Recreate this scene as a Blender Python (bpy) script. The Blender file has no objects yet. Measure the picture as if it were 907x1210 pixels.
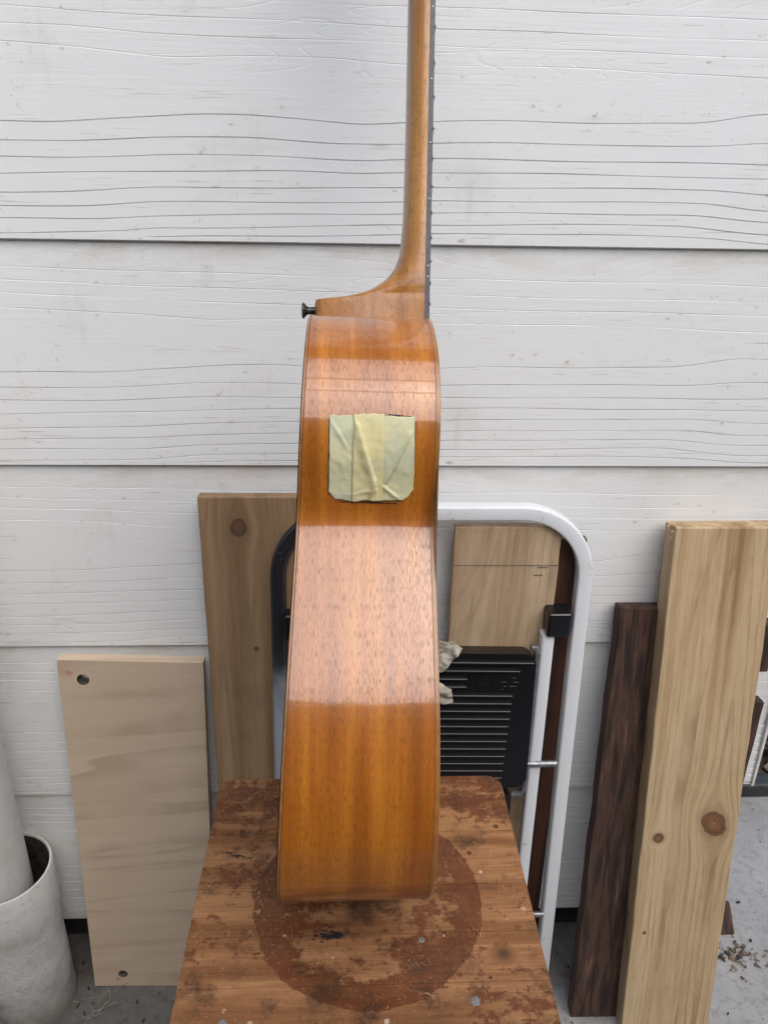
import bpy, bmesh, math, random
import numpy as np
from mathutils import Vector, Matrix, noise as mnoise
random.seed(7); rng = np.random.default_rng(7)
scn = bpy.context.scene
col = scn.collection
R = math.radians

# ------------------------------------------------------------------ camera, sky, sun, exposure
cam_d = bpy.data.cameras.new('camera'); cam = bpy.data.objects.new('camera', cam_d); col.objects.link(cam)
r_ = Vector((0.9990686674, -0.0396763886, 0.0169582408)).normalized()
d_ = Vector((-0.0003652475, -0.4007822886, -0.9161732499)).normalized()
f_ = Vector((0.0431470085, 0.9153137939, -0.4004235187)).normalized()
cam.matrix_world = Matrix(((r_.x, -d_.x, -f_.x, 0.0), (r_.y, -d_.y, -f_.y, 0.0), (r_.z, -d_.z, -f_.z, 1.28), (0, 0, 0, 1)))
cam_d.sensor_fit = 'VERTICAL'; cam_d.sensor_height = 24.0; cam_d.lens = 24.0 * 908.0 / 1210.0
cam_d.clip_start = 0.01; cam_d.clip_end = 400.0
scn.camera = cam

SUN_EL, SUN_AZ = R(52), R(150)      # azimuth measured from +Y (into the wall) towards +X (right)
world = bpy.data.worlds.new('World'); scn.world = world; world.use_nodes = True
wt = world.node_tree; wt.nodes.clear()
sky = wt.nodes.new('ShaderNodeTexSky'); sky.sky_type = 'NISHITA'; sky.sun_disc = False
sky.sun_elevation = SUN_EL; sky.sun_rotation = SUN_AZ; sky.air_density = 1.0; sky.dust_density = 3.0; sky.ozone_density = 1.0
hs = wt.nodes.new('ShaderNodeHueSaturation'); hs.inputs['Saturation'].default_value = 0.95
bg = wt.nodes.new('ShaderNodeBackground'); bg.inputs['Strength'].default_value = 0.12
wo = wt.nodes.new('ShaderNodeOutputWorld')
wt.links.new(sky.outputs[0], hs.inputs['Color']); wt.links.new(hs.outputs[0], bg.inputs[0]); wt.links.new(bg.outputs[0], wo.inputs[0])
sun_d = bpy.data.lights.new('sun', 'SUN'); sun = bpy.data.objects.new('sun', sun_d); col.objects.link(sun)
sun_d.energy = 1.5; sun_d.angle = R(78); sun_d.color = (1.0, 0.965, 0.92)
sdir = Vector((math.sin(SUN_AZ) * math.cos(SUN_EL), math.cos(SUN_AZ) * math.cos(SUN_EL), math.sin(SUN_EL)))
sun.rotation_euler = sdir.to_track_quat('Z', 'Y').to_euler()
scn.view_settings.view_transform = 'Standard'; scn.view_settings.look = 'None'
scn.view_settings.exposure = 0.70; scn.view_settings.gamma = 1.0
scn.render.engine = 'CYCLES'

# ------------------------------------------------------------------ node helpers
class NT:
    def __init__(s, name):
        s.m = bpy.data.materials.new(name); s.m.use_nodes = True; s.t = s.m.node_tree
        s.b = s.t.nodes['Principled BSDF']; s._tc = None
    def n(s, t): return s.t.nodes.new(t)
    def set(s, sock, v):
        if isinstance(v, bpy.types.NodeSocket): s.t.links.new(v, sock)
        elif isinstance(v, tuple) and sock.type == 'RGBA' and len(v) == 3: sock.default_value = (*v, 1)
        else: sock.default_value = v
    def obj(s):
        if not s._tc: s._tc = s.n('ShaderNodeTexCoord')
        return s._tc.outputs['Object']
    def uv(s):
        if not s._tc: s._tc = s.n('ShaderNodeTexCoord')
        return s._tc.outputs['UV']
    def sep(s, v):
        n = s.n('ShaderNodeSeparateXYZ'); s.set(n.inputs[0], v); return n.outputs
    def comb(s, x, y, z):
        n = s.n('ShaderNodeCombineXYZ')
        for i, v in enumerate((x, y, z)): s.set(n.inputs[i], v)
        return n.outputs[0]
    def mul(s, v, sc):
        n = s.n('ShaderNodeVectorMath'); n.operation = 'MULTIPLY'; s.set(n.inputs[0], v); s.set(n.inputs[1], sc); return n.outputs[0]
    def add(s, v, sc):
        n = s.n('ShaderNodeVectorMath'); n.operation = 'ADD'; s.set(n.inputs[0], v); s.set(n.inputs[1], sc); return n.outputs[0]
    def ma(s, op, a, b=0.0, c=None, clamp=False):
        n = s.n('ShaderNodeMath'); n.operation = op; n.use_clamp = clamp
        s.set(n.inputs[0], a); s.set(n.inputs[1], b)
        if c is not None: s.set(n.inputs[2], c)
        return n.outputs[0]
    def noise(s, v, scale=1.0, detail=3.0, rough=0.5, dist=0.0):
        n = s.n('ShaderNodeTexNoise'); s.set(n.inputs['Vector'], v); n.inputs['Scale'].default_value = scale
        n.inputs['Detail'].default_value = detail; n.inputs['Roughness'].default_value = rough; n.inputs['Distortion'].default_value = dist
        return n.outputs['Fac']
    def ss(s, v, a, b, lo=0.0, hi=1.0):
        n = s.n('ShaderNodeMapRange'); n.interpolation_type = 'SMOOTHSTEP'; s.set(n.inputs[0], v)
        n.inputs[1].default_value = a; n.inputs[2].default_value = b; n.inputs[3].default_value = lo; n.inputs[4].default_value = hi
        return n.outputs[0]
    def ramp(s, f, stops):
        n = s.n('ShaderNodeValToRGB'); e = n.color_ramp.elements
        while len(e) < len(stops): e.new(0.5)
        for k, (p, c) in enumerate(stops): e[k].position = p; e[k].color = (*c, 1)
        s.set(n.inputs[0], f); return n.outputs[0]
    def mix(s, f, a, b, mode='MIX'):
        n = s.n('ShaderNodeMix'); n.data_type = 'RGBA'; n.blend_type = mode
        s.set(n.inputs[0], f); s.set(n.inputs[6], a); s.set(n.inputs[7], b); return n.outputs[2]
    def bump(s, h, strength=0.3, dist=0.001, normal=None):
        n = s.n('ShaderNodeBump'); n.inputs['Strength'].default_value = strength; n.inputs['Distance'].default_value = dist
        s.set(n.inputs['Height'], h)
        if normal is not None: s.set(n.inputs['Normal'], normal)
        return n.outputs[0]
    def out(s, color, rough=0.5, normal=None, metal=0.0, coat=0.0, coat_rough=0.05, coat_normal=None, spec=0.5, coat_ior=1.5):
        s.b.inputs['Coat IOR'].default_value = coat_ior
        s.set(s.b.inputs['Base Color'], color); s.set(s.b.inputs['Roughness'], rough); s.set(s.b.inputs['Metallic'], metal)
        s.set(s.b.inputs['Coat Weight'], coat); s.set(s.b.inputs['Coat Roughness'], coat_rough)
        s.b.inputs['Specular IOR Level'].default_value = spec
        if normal is not None: s.set(s.b.inputs['Normal'], normal)
        if coat_normal is not None: s.set(s.b.inputs['Coat Normal'], coat_normal)
        return s.m

def plain(name, c, rough=0.5, metal=0.0, var=0.25, scale=60.0, bump=0.1, coat=0.0):
    t = NT(name); p = t.obj(); k = t.noise(p, scale, 4, 0.6)
    lo = tuple(x * (1 - var) for x in c); hi = tuple(min(1, x * (1 + var)) for x in c)
    return t.out(t.ramp(k, [(0.3, lo), (0.7, hi)]), rough, t.bump(k, bump, 0.001), metal, coat)

# ------------------------------------------------------------------ materials
def m_wall_paint():
    t = NT('white_weatherboard_paint'); p = t.obj()
    fib = t.noise(t.mul(p, (7.0, 60.0, 420.0)), 1.0, 4, 0.6)
    fib2 = t.noise(t.mul(p, (2.5, 30.0, 110.0)), 1.0, 3, 0.55)
    blot = t.noise(t.mul(p, (9.0, 9.0, 16.0)), 1.0, 5, 0.65)
    spk = t.noise(t.mul(p, (60.0, 60.0, 110.0)), 1.0, 4, 0.7)
    c = t.mix(t.ss(blot, 0.52, 0.75, 0, 0.35), (0.79, 0.81, 0.815), (0.66, 0.65, 0.62))
    c = t.mix(t.ma('MULTIPLY', t.ss(spk, 0.60, 0.74), t.ss(blot, 0.45, 0.62), clamp=True), c, (0.46, 0.43, 0.37))
    dash = t.noise(t.mul(p, (16.0, 30.0, 700.0)), 1.0, 2, 0.5)
    c = t.mix(t.ma('MULTIPLY', t.ss(dash, 0.60, 0.70), t.ss(fib2, 0.50, 0.64), clamp=True), c, (0.50, 0.46, 0.40))
    an = t.n('ShaderNodeAttribute'); an.attribute_name = 'grime_shade'  # groove tone: shade painted into the lower lines, dirt dashes in the upper
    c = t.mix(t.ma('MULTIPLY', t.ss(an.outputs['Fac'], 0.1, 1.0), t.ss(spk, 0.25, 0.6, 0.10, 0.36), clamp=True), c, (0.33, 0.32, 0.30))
    dots = t.noise(p, 260.0, 1, 0.5)
    c = t.mix(t.ss(dots, 0.80, 0.83, 0, 0.7), c, (0.16, 0.13, 0.10))
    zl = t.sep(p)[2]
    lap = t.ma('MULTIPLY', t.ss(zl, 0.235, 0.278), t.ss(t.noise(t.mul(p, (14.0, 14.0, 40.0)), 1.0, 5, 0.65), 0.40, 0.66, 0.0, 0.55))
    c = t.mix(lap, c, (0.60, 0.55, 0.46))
    drip = t.noise(t.mul(p, (26.0, 26.0, 3.5)), 1.0, 3, 0.6)
    c = t.mix(t.ma('MULTIPLY', t.ss(drip, 0.60, 0.74), t.ss(blot, 0.46, 0.60, 0, 0.35), clamp=True), c, (0.56, 0.535, 0.48))
    fld = t.noise(t.mul(p, (2.2, 2.2, 26.0)), 1.0, 1, 0.4, 0.2)
    emb = t.ss(t.ma('ABSOLUTE', t.ma('SINE', t.ma('MULTIPLY', fld, 62.0))), 0.0, 0.22, 1.0, 0.0)
    emb = t.ma('MULTIPLY', emb, t.ss(t.noise(t.mul(p, (5.0, 5.0, 18.0)), 1.0, 3, 0.6), 0.40, 0.62))
    h = t.ma('ADD', t.ma('MULTIPLY', fib, 0.5), t.ma('MULTIPLY', fib2, 0.8))
    h = t.ma('SUBTRACT', h, t.ma('MULTIPLY', emb, t.ss(zl, 0.13, 0.20, 0.10, 0.55)))
    return t.out(c, 0.42, t.bump(h, 0.40, 0.0008), spec=0.4)

def grain_wood(name, stops, along='Z', across=28.0, run=1.1, fine=0.35, rough=0.6, knots=(), seed=0.0, knot_col=((0.10, 0.035, 0.012), (0.28, 0.12, 0.045)),
               dirt=0.2, dirt_col=(0.12, 0.09, 0.06), coat=0.0, bump=0.25, tilt=0.0, lines=0.0):
    t = NT(name); p = t.add(t.obj(), (seed, seed * 0.37, seed * 1.3)); raw = t.sep(t.obj())
    x, y, z = t.sep(p)
    if along == 'X': u, v = z, x; ur, vr = raw[2], raw[0]
    else: u, v = x, z; ur, vr = raw[0], raw[2]
    kn_rad = None
    if tilt: u = t.ma('ADD', u, t.ma('MULTIPLY', v, tilt))
    for (kx, kz, kr, asp, ang) in knots:
        dx0 = t.ma('SUBTRACT', ur, kx); dz0 = t.ma('SUBTRACT', vr, kz)
        ca, sa = math.cos(R(ang)), math.sin(R(ang))
        dx = t.ma('ADD', t.ma('MULTIPLY', dx0, ca), t.ma('MULTIPLY', dz0, -sa)); dz = t.ma('MULTIPLY', t.ma('ADD', t.ma('MULTIPLY', dx0, sa), t.ma('MULTIPLY', dz0, ca)), asp)
        d = t.ma('SQRT', t.ma('ADD', t.ma('MULTIPLY', dx, dx), t.ma('MULTIPLY', dz, dz)))
        q = t.ma('DIVIDE', d, kr)
        # grain lines part around the knot
        push = t.ma('MULTIPLY', t.ma('EXPONENT', t.ma('MULTIPLY', t.ma('MULTIPLY', q, q), -0.16)), kr * 1.25)
        sg = t.ma('TANH', t.ma('MULTIPLY', dx0, 1.6 / kr))
        u = t.ma('SUBTRACT', u, t.ma('MULTIPLY', push, sg))
        kn_rad = q if kn_rad is None else t.ma('MINIMUM', kn_rad, q)
    w = t.comb(t.ma('MULTIPLY', u, across), t.ma('MULTIPLY', y, across), t.ma('MULTIPLY', v, run))
    g = t.noise(w, 1.0, 3, 0.5, 0.3)
    g2 = t.noise(t.comb(t.ma('MULTIPLY', u, across * 5), t.ma('MULTIPLY', y, across * 5), t.ma('MULTIPLY', v, run * 2.5)), 1.0, 3, 0.6)
    fibre = t.noise(t.comb(t.ma('MULTIPLY', u, 900.0), t.ma('MULTIPLY', y, 900.0), t.ma('MULTIPLY', v, 22.0)), 1.0, 2, 0.6)
    c = t.ramp(t.ma('MULTIPLY_ADD', t.ma('ADD', t.ma('MULTIPLY', g, 0.75), t.ma('MULTIPLY', g2, 0.25)), 1.9, -0.45), stops)
    if lines:
        gl = t.noise(t.comb(t.ma('MULTIPLY', u, across * 0.8), t.ma('MULTIPLY', y, across * 0.8), t.ma('MULTIPLY', v, run * 1.2)), 1.0, 1, 0.4)
        fr = t.ma('FRACT', t.ma('MULTIPLY', gl, lines))
        ln = t.ma('MULTIPLY', t.ss(fr, 0.60, 0.97, 0.0, 1.0), t.ss(fr, 0.97, 1.0, 1.0, 0.0))
        brk = t.ss(t.noise(p, 9.0, 3, 0.6), 0.40, 0.62, 0.15, 0.60)
        c = t.mix(t.ma('MULTIPLY', ln, brk), c, tuple(k * 0.85 for k in stops[0][1]))
    c = t.mix(t.ss(fibre, 0.35, 0.75, 0, fine), c, tuple(k * 0.55 for k in stops[0][1]))
    bl = t.noise(p, 14.0, 5, 0.65)
    c = t.mix(t.ss(bl, 0.55, 0.8, 0, dirt), c, dirt_col)
    if kn_rad is not None:
        wob = t.ma('ADD', kn_rad, t.ma('MULTIPLY', t.ma('SUBTRACT', t.noise(p, 90.0, 2), 0.5), 0.5))
        rn = t.noise(t.comb(t.ma('MULTIPLY', wob, 9.0), t.ma('MULTIPLY', u, 60.0), t.ma('MULTIPLY', v, 60.0)), 1.0, 3, 0.6)
        kc = t.ramp(t.ma('ADD', t.ma('MULTIPLY', rn, 0.55), t.ma('MULTIPLY', t.ma('SUBTRACT', 1.0, wob), 0.42)), [(0.12, knot_col[0]), (0.42, knot_col[1]), (0.72, tuple(k * 1.35 for k in knot_col[1]))])
        c = t.mix(t.ss(wob, 1.0, 1.9, 0.55, 0.0), c, tuple(k * 0.62 for k in stops[1][1]))
        kc = t.mix(t.ss(wob, 0.06, 0.20, 0.45, 0.0), kc, (0.40, 0.28, 0.19))
        kc = t.mix(t.ma('MULTIPLY', t.ss(t.ma('SINE', t.ma('MULTIPLY', t.ma('ADD', wob, t.ma('MULTIPLY', rn, 0.25)), 30.0)), 0.2, 0.9), 0.45), kc, knot_col[0])
        c = t.mix(t.ss(wob, 0.88, 1.02, 1.0, 0.0), c, kc)
        c = t.mix(t.ss(t.ma('ABSOLUTE', t.ma('SUBTRACT', wob, 1.0)), 0.0, 0.13, 0.7, 0.0), c, knot_col[0])
    h = t.ma('ADD', t.ma('MULTIPLY', fibre, 0.6), t.ma('MULTIPLY', g2, 0.6))
    return t.out(c, rough, t.bump(h, bump, 0.0008), coat=coat, coat_rough=0.25)

def m_guitar_side(name='lacquered_mahogany', u_axis='UV', coat=1.0, base=((0.22, 0.060, 0.007), (0.38, 0.120, 0.013), (0.57, 0.21, 0.024)), pore=0.42):
    t = NT(name); p = t.uv() if u_axis == 'UV' else t.obj()
    x, y, z = t.sep(p)
    if u_axis != 'UV': y, z = z, y
    rib = t.noise(t.comb(t.ma('MULTIPLY', x, 75.0), t.ma('MULTIPLY', y, 3.0), t.ma('MULTIPLY', z, 75.0)), 1.0, 3, 0.55)
    rib2 = t.noise(t.comb(t.ma('MULTIPLY', x, 22.0), t.ma('MULTIPLY', y, 7.0), 0.3), 1.0, 2, 0.5)
    c = t.ramp(t.ma('ADD', t.ma('MULTIPLY', rib, 0.65), t.ma('MULTIPLY', rib2, 0.35)), [(0.32, base[0]), (0.5, base[1]), (0.70, base[2])])
    por = t.noise(t.comb(t.ma('MULTIPLY', x, 2000.0), t.ma('MULTIPLY', y, 150.0), t.ma('MULTIPLY', z, 2000.0)), 1.0, 1, 0.5, 0.2)
    den = t.noise(t.comb(t.ma('MULTIPLY', x, 90.0), t.ma('MULTIPLY', y, 9.0), t.ma('MULTIPLY', z, 90.0)), 1.0, 2, 0.5)
    por = t.ma('ADD', por, t.ma('MULTIPLY', t.ma('SUBTRACT', den, 0.5), 0.22))
    pm_ = t.ss(por, 0.555, 0.65)
    c = t.mix(t.ma('MULTIPLY', pm_, pore), c, (0.055, 0.016, 0.006))
    fl = t.noise(t.comb(t.ma('MULTIPLY', x, 500.0), t.ma('MULTIPLY', y, 30.0), t.ma('MULTIPLY', z, 500.0)), 1.0, 2, 0.6)
    c = t.mix(t.ss(fl, 0.4, 0.8, 0, 0.25), c, base[0])
    if u_axis != 'UV' and 'neck' in name:
        wr = t.noise(p, 55.0, 6, 0.75); c = t.mix(t.ss(wr, 0.50, 0.72, 0, 0.5), c, (0.10, 0.050, 0.016))
        c = t.mix(t.ss(t.noise(p, 380.0, 2, 0.6), 0.62, 0.72, 0, 0.5), c, (0.06, 0.028, 0.010))
    n1 = t.bump(t.ma('ADD', t.ss(por, 0.5, 0.75), t.ma('MULTIPLY', fl, 0.3)), 0.22, -0.0004)
    wav = t.noise(t.comb(t.ma('MULTIPLY', x, 60.0), t.ma('MULTIPLY', y, 50.0), t.ma('MULTIPLY', z, 60.0)), 1.0, 2, 0.5)
    n2 = t.bump(t.ma('ADD', t.ma('MULTIPLY', pm_, -0.06), t.ma('MULTIPLY', wav, 0.10)), 0.6, 0.001)
    coat = t.ma('MULTIPLY', t.ma('SUBTRACT', 1.0, t.ma('MULTIPLY', pm_, 0.4)), coat)
    return t.out(c, 0.35, n1, coat=coat, coat_rough=0.075, coat_normal=n2, spec=0.35, coat_ior=1.66)

def m_stool():
    t = NT('worn_varnished_pine'); p = t.obj(); x, y, z = t.sep(p)
    wv = t.noise(t.comb(t.ma('MULTIPLY', x, 3.0), t.ma('MULTIPLY', y, 42.0), 0.0), 1.0, 4, 0.6, 0.5)
    fib = t.noise(t.comb(t.ma('MULTIPLY', x, 22.0), t.ma('MULTIPLY', y, 700.0), 0.0), 1.0, 3, 0.6)
    c = t.ramp(wv, [(0.25, (0.12, 0.049, 0.019)), (0.45, (0.23, 0.105, 0.043)), (0.62, (0.35, 0.18, 0.082)), (0.8, (0.165, 0.072, 0.029))])
    c = t.mix(t.ss(fib, 0.4, 0.75, 0, 0.45), c, (0.11, 0.045, 0.018))
    n_a = t.noise(p, 14.0, 7, 0.70); n_b = t.noise(t.add(p, (3.1, 1.7, 0)), 85.0, 6, 0.75)
    n_h = t.noise(t.comb(t.ma('MULTIPLY', x, 14.0), t.ma('MULTIPLY', y, 60.0), 2.0), 1.0, 5, 0.7)
    scr = t.noise(t.comb(t.ma('MULTIPLY', x, 300.0), t.ma('MULTIPLY', y, 120.0), 0.0), 1.0, 3, 0.65, 2.5)
    # ring of surviving varnish round a circle where a tin once stood
    dx = t.ma('SUBTRACT', x, 0.0155); dy = t.ma('SUBTRACT', y, 0.494)
    d = t.ma('SQRT', t.ma('ADD', t.ma('MULTIPLY', dx, dx), t.ma('MULTIPLY', dy, dy)))
    d = t.ma('ADD', d, t.ma('MULTIPLY', t.ma('SUBTRACT', t.noise(p, 34.0, 4, 0.6), 0.5), 0.009))
    ring_o = t.ss(d, 0.0995, 0.1035, 1.0, 0.0); ring_i = t.ss(d, 0.070, 0.090, 0.0, 1.0)
    inner = t.ma('MULTIPLY', ring_o, t.ma('ADD', t.ma('MULTIPLY', ring_i, 0.30), 0.19))
    back = t.ss(y, 0.545, 0.615, 0.0, 0.30)
    rgt = t.ma('MULTIPLY', t.ss(x, 0.05, 0.12, 0.0, 0.22), t.ss(y, 0.46, 0.40, 0.0, 1.0))
    lft = t.ma('MULTIPLY', t.ss(x, -0.03, -0.10, 0.0, 0.16), t.ss(y, 0.50, 0.56, 0.4, 1.0))
    bias = t.ma('MAXIMUM', t.ma('MAXIMUM', inner, lft), t.ma('MAXIMUM', back, rgt))
    bias = t.ma('ADD', bias, t.ma('MULTIPLY', t.ma('SUBTRACT', n_b, 0.5), 1.25))
    bias = t.ma('ADD', bias, t.ma('MULTIPLY', t.ma('SUBTRACT', n_a, 0.5), 1.2))
    bias = t.ma('ADD', bias, t.ma('MULTIPLY', t.ma('SUBTRACT', n_h, 0.5), 0.9))
    bias = t.ma('SUBTRACT', bias, t.ss(scr, 0.60, 0.68, 0.0, 0.35))
    var = t.ss(bias, 0.13, 0.28)
    vc = t.ramp(t.noise(p, 45.0, 5, 0.65), [(0.3, (0.060, 0.016, 0.006)), (0.7, (0.14, 0.040, 0.014))])
    c = t.mix(t.ma('MULTIPLY', var, 0.80), c, vc)
    # ground-in dirt, heavier inside the ring
    grime_shade = t.ma('ADD', t.noise(t.add(p, (9.0, 2.0, 0)), 26.0, 6, 0.72), t.ss(d, 0.095, 0.03, 0.0, 0.07))
    c = t.mix(t.ss(grime_shade, 0.50, 0.70, 0, 0.78), c, (0.045, 0.024, 0.014))
    scl = t.noise(t.comb(t.ma('MULTIPLY', x, 55.0), t.ma('MULTIPLY', y, 35.0), 5.0), 1.0, 2, 0.5, 3.0)
    line = t.ss(t.ma('ABSOLUTE', t.ma('SUBTRACT', scl, 0.5)), 0.0, 0.010, 1.0, 0.0)
    c = t.mix(t.ma('MULTIPLY', line, t.ss(n_a, 0.42, 0.58, 0.0, 0.75)), c, (0.42, 0.23, 0.11))
    sp = t.n('ShaderNodeTexVoronoi'); sp.inputs['Scale'].default_value = 95.0
    t.set(sp.inputs['Vector'], t.add(p, t.comb(t.ma('MULTIPLY', n_b, 0.006), t.ma('MULTIPLY', n_a, 0.006), 0.0)))
    rnd = t.sep(sp.outputs['Color'])
    spot = t.ma('MULTIPLY', t.ma('LESS_THAN', sp.outputs['Distance'], t.ma('MULTIPLY', rnd[1], 0.26)), t.ma('GREATER_THAN', rnd[0], 0.88))
    c = t.mix(t.ma('MULTIPLY', spot, t.ss(n_b, 0.42, 0.60, 0, 0.9), clamp=True), c, (0.50, 0.40, 0.30))
    dk = t.ma('MULTIPLY', t.ma('LESS_THAN', sp.outputs['Distance'], t.ma('MULTIPLY', rnd[1], 0.30)), t.ma('LESS_THAN', rnd[0], 0.08))
    c = t.mix(t.ma('MULTIPLY', dk, 0.75), c, (0.03, 0.02, 0.016))
    fleck = t.noise(t.add(p, (5.0, 5.0, 1.0)), 420.0, 2, 0.6)
    c = t.mix(t.ss(fleck, 0.70, 0.75, 0, 0.8), c, (0.50, 0.36, 0.23))
    # one dark knot near the right edge
    kx = t.ma('SUBTRACT', x, 0.128); ky = t.ma('MULTIPLY', t.ma('SUBTRACT', y, 0.437), 1.2)
    kd = t.ma('ADD', t.ma('SQRT', t.ma('ADD', t.ma('MULTIPLY', kx, kx), t.ma('MULTIPLY', ky, ky))), t.ma('MULTIPLY', t.ma('SUBTRACT', n_b, 0.5), 0.005))
    c = t.mix(t.ss(kd, 0.009, 0.014, 0.8, 0.0), c, t.ramp(t.ma('MULTIPLY', kd, 100.0), [(0.0, (0.03, 0.018, 0.012)), (0.45, (0.11, 0.05, 0.022)), (0.8, (0.20, 0.095, 0.04))]))
    rough = t.ss(var, 0.0, 1.0, 0.70, 0.40)
    h = t.ma('ADD', t.ma('MULTIPLY', fib, 0.35), t.ma('ADD', t.ma('MULTIPLY', var, 0.5), t.ma('MULTIPLY', n_b, 0.7)))
    return t.out(c, rough, t.bump(h, 0.6, 0.0012), spec=0.22)

def m_concrete():
    t = NT('stained_concrete'); p = t.obj(); x, y, z = t.sep(p)
    a = t.noise(p, 5.0, 6, 0.65); b = t.noise(p, 60.0, 5, 0.7); f = t.noise(p, 380.0, 3, 0.7)
    c = t.ramp(a, [(0.3, (0.25, 0.25, 0.25)), (0.7, (0.38, 0.38, 0.377))])
    c = t.mix(t.ss(b, 0.46, 0.70, 0, 0.65), c, (0.19, 0.18, 0.165))
    c = t.mix(t.ss(f, 0.55, 0.75, 0, 0.5), c, (0.16, 0.15, 0.14))
    # darker strip by the house; left side dirt with shade painted in
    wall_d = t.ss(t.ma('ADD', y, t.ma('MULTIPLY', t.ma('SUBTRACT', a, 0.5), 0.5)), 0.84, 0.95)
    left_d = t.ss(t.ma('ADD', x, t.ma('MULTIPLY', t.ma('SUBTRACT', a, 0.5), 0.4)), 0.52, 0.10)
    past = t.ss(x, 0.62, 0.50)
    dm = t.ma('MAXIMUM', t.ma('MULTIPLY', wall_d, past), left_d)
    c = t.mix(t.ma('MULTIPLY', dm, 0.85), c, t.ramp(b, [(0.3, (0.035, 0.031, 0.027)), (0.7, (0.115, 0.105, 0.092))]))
    spk = t.noise(t.add(p, (4, 1, 0)), 120.0, 2, 0.5)
    c = t.mix(t.ss(spk, 0.69, 0.73, 0, 0.85), c, (0.05, 0.04, 0.03))
    h = t.ma('ADD', t.ma('MULTIPLY', b, 0.6), t.ma('MULTIPLY', f, 0.4))
    return t.out(c, 0.85, t.bump(h, 0.5, 0.003))

M = {}
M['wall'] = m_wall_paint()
M['side'] = m_guitar_side()
M['neck'] = m_guitar_side('lacquered_neck_wood', 'OBJ', 0.75, ((0.25, 0.098, 0.014), (0.41, 0.175, 0.026), (0.58, 0.27, 0.046)), 0.4)
M['binding'] = plain('aged_binding', (0.30, 0.125, 0.030), 0.35, var=0.25, scale=90, coat=0.6)
M['backwood'] = m_guitar_side('lacquered_back_wood', 'OBJ')
M['spruce'] = grain_wood('aged_spruce_top', [(0.3, (0.50, 0.28, 0.10)), (0.5, (0.60, 0.36, 0.14)), (0.7, (0.66, 0.42, 0.18))], 'Z', 260, 1.0, 0.2, 0.3, coat=0.8)
M['ebony'] = plain('dark_fingerboard', (0.04, 0.04, 0.055), 0.38, var=0.5, scale=300)
M['fret'] = plain('fret_wire', (0.30, 0.29, 0.30), 0.35, 1.0)
M['pearl'] = plain('pale_dot', (0.42, 0.41, 0.38), 0.4)
M['blackplastic'] = plain('black_plastic', (0.007, 0.007, 0.009), 0.27, var=0.4, scale=300, bump=0.12)
M['blackbtn'] = plain('black_button', (0.010, 0.009, 0.009), 0.2)
M['stool'] = m_stool()
M['concrete'] = m_concrete()
M['pine'] = grain_wood('sawn_pine', [(0.26, (0.30, 0.18, 0.085)), (0.38, (0.44, 0.30, 0.16)), (0.50, (0.57, 0.43, 0.26)), (0.60, (0.50, 0.355, 0.20)), (0.74, (0.60, 0.46, 0.285))], 'Z', 17, 0.55, 0.30, 0.62,
                       knots=[(0.0355, 0.398, 0.0160, 0.70, -28), (-0.0475, 0.375, 0.0082, 1.0, 0), (-0.052, 0.200, 0.0026, 1.0, 0)], seed=2.0, dirt=0.3, dirt_col=(0.30, 0.20, 0.11), knot_col=((0.055, 0.022, 0.010), (0.20, 0.092, 0.040)), lines=11.0)
M['pine_tall'] = grain_wood('weathered_pine', [(0.28, (0.21, 0.128, 0.064)), (0.45, (0.30, 0.192, 0.102)), (0.7, (0.39, 0.262, 0.146))], 'Z', 26, 0.7, 0.3, 0.65,
                            knots=[(-0.044, 0.853, 0.0105, 0.9, 0), (-0.028, 0.67, 0.0032, 1, 0)], knot_col=((0.035, 0.018, 0.010), (0.13, 0.07, 0.035)), lines=11.0, seed=5.0, dirt=0.5, dirt_col=(0.15, 0.10, 0.06))
M['pine_mid'] = grain_wood('grey_stained_pine', [(0.28, (0.34, 0.23, 0.135)), (0.45, (0.45, 0.33, 0.21)), (0.7, (0.54, 0.415, 0.275))], 'Z', 24, 1.8, 0.4, 0.7,
                           seed=9.0, dirt=0.8, dirt_col=(0.26, 0.14, 0.07), tilt=-0.07, lines=9.0)
M['ply'] = grain_wood('pale_plywood', [(0.20, (0.46, 0.345, 0.24)), (0.34, (0.575, 0.455, 0.335)), (0.44, (0.61, 0.49, 0.365)), (0.52, (0.585, 0.465, 0.345)), (0.7, (0.625, 0.505, 0.38))], 'X', 15, 0.9, 0.10, 0.55, seed=3.3, dirt=0.2,
                      dirt_col=(0.42, 0.32, 0.22), bump=0.1, tilt=-0.13, lines=6.0)
M['darkwood'] = grain_wood('rough_dark_timber', [(0.28, (0.024, 0.014, 0.011)), (0.44, (0.062, 0.032, 0.023)), (0.54, (0.098, 0.050, 0.034)), (0.64, (0.078, 0.041, 0.029)), (0.80, (0.17, 0.10, 0.07))], 'Z', 95, 9.0, 0.75, 0.8,
                           seed=1.0, dirt=0.6, dirt_col=(0.018, 0.013, 0.012), bump=1.0)
M['redwood'] = grain_wood('reddish_brown_timber', [(0.3, (0.035, 0.016, 0.010)), (0.5, (0.075, 0.032, 0.018)), (0.7, (0.13, 0.055, 0.030))], 'Z', 40, 2.0, 0.4, 0.6, seed=7.0)
M['dark'] = plain('dark_foundation', (0.03, 0.027, 0.025), 0.9, var=0.5, scale=25)

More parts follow.
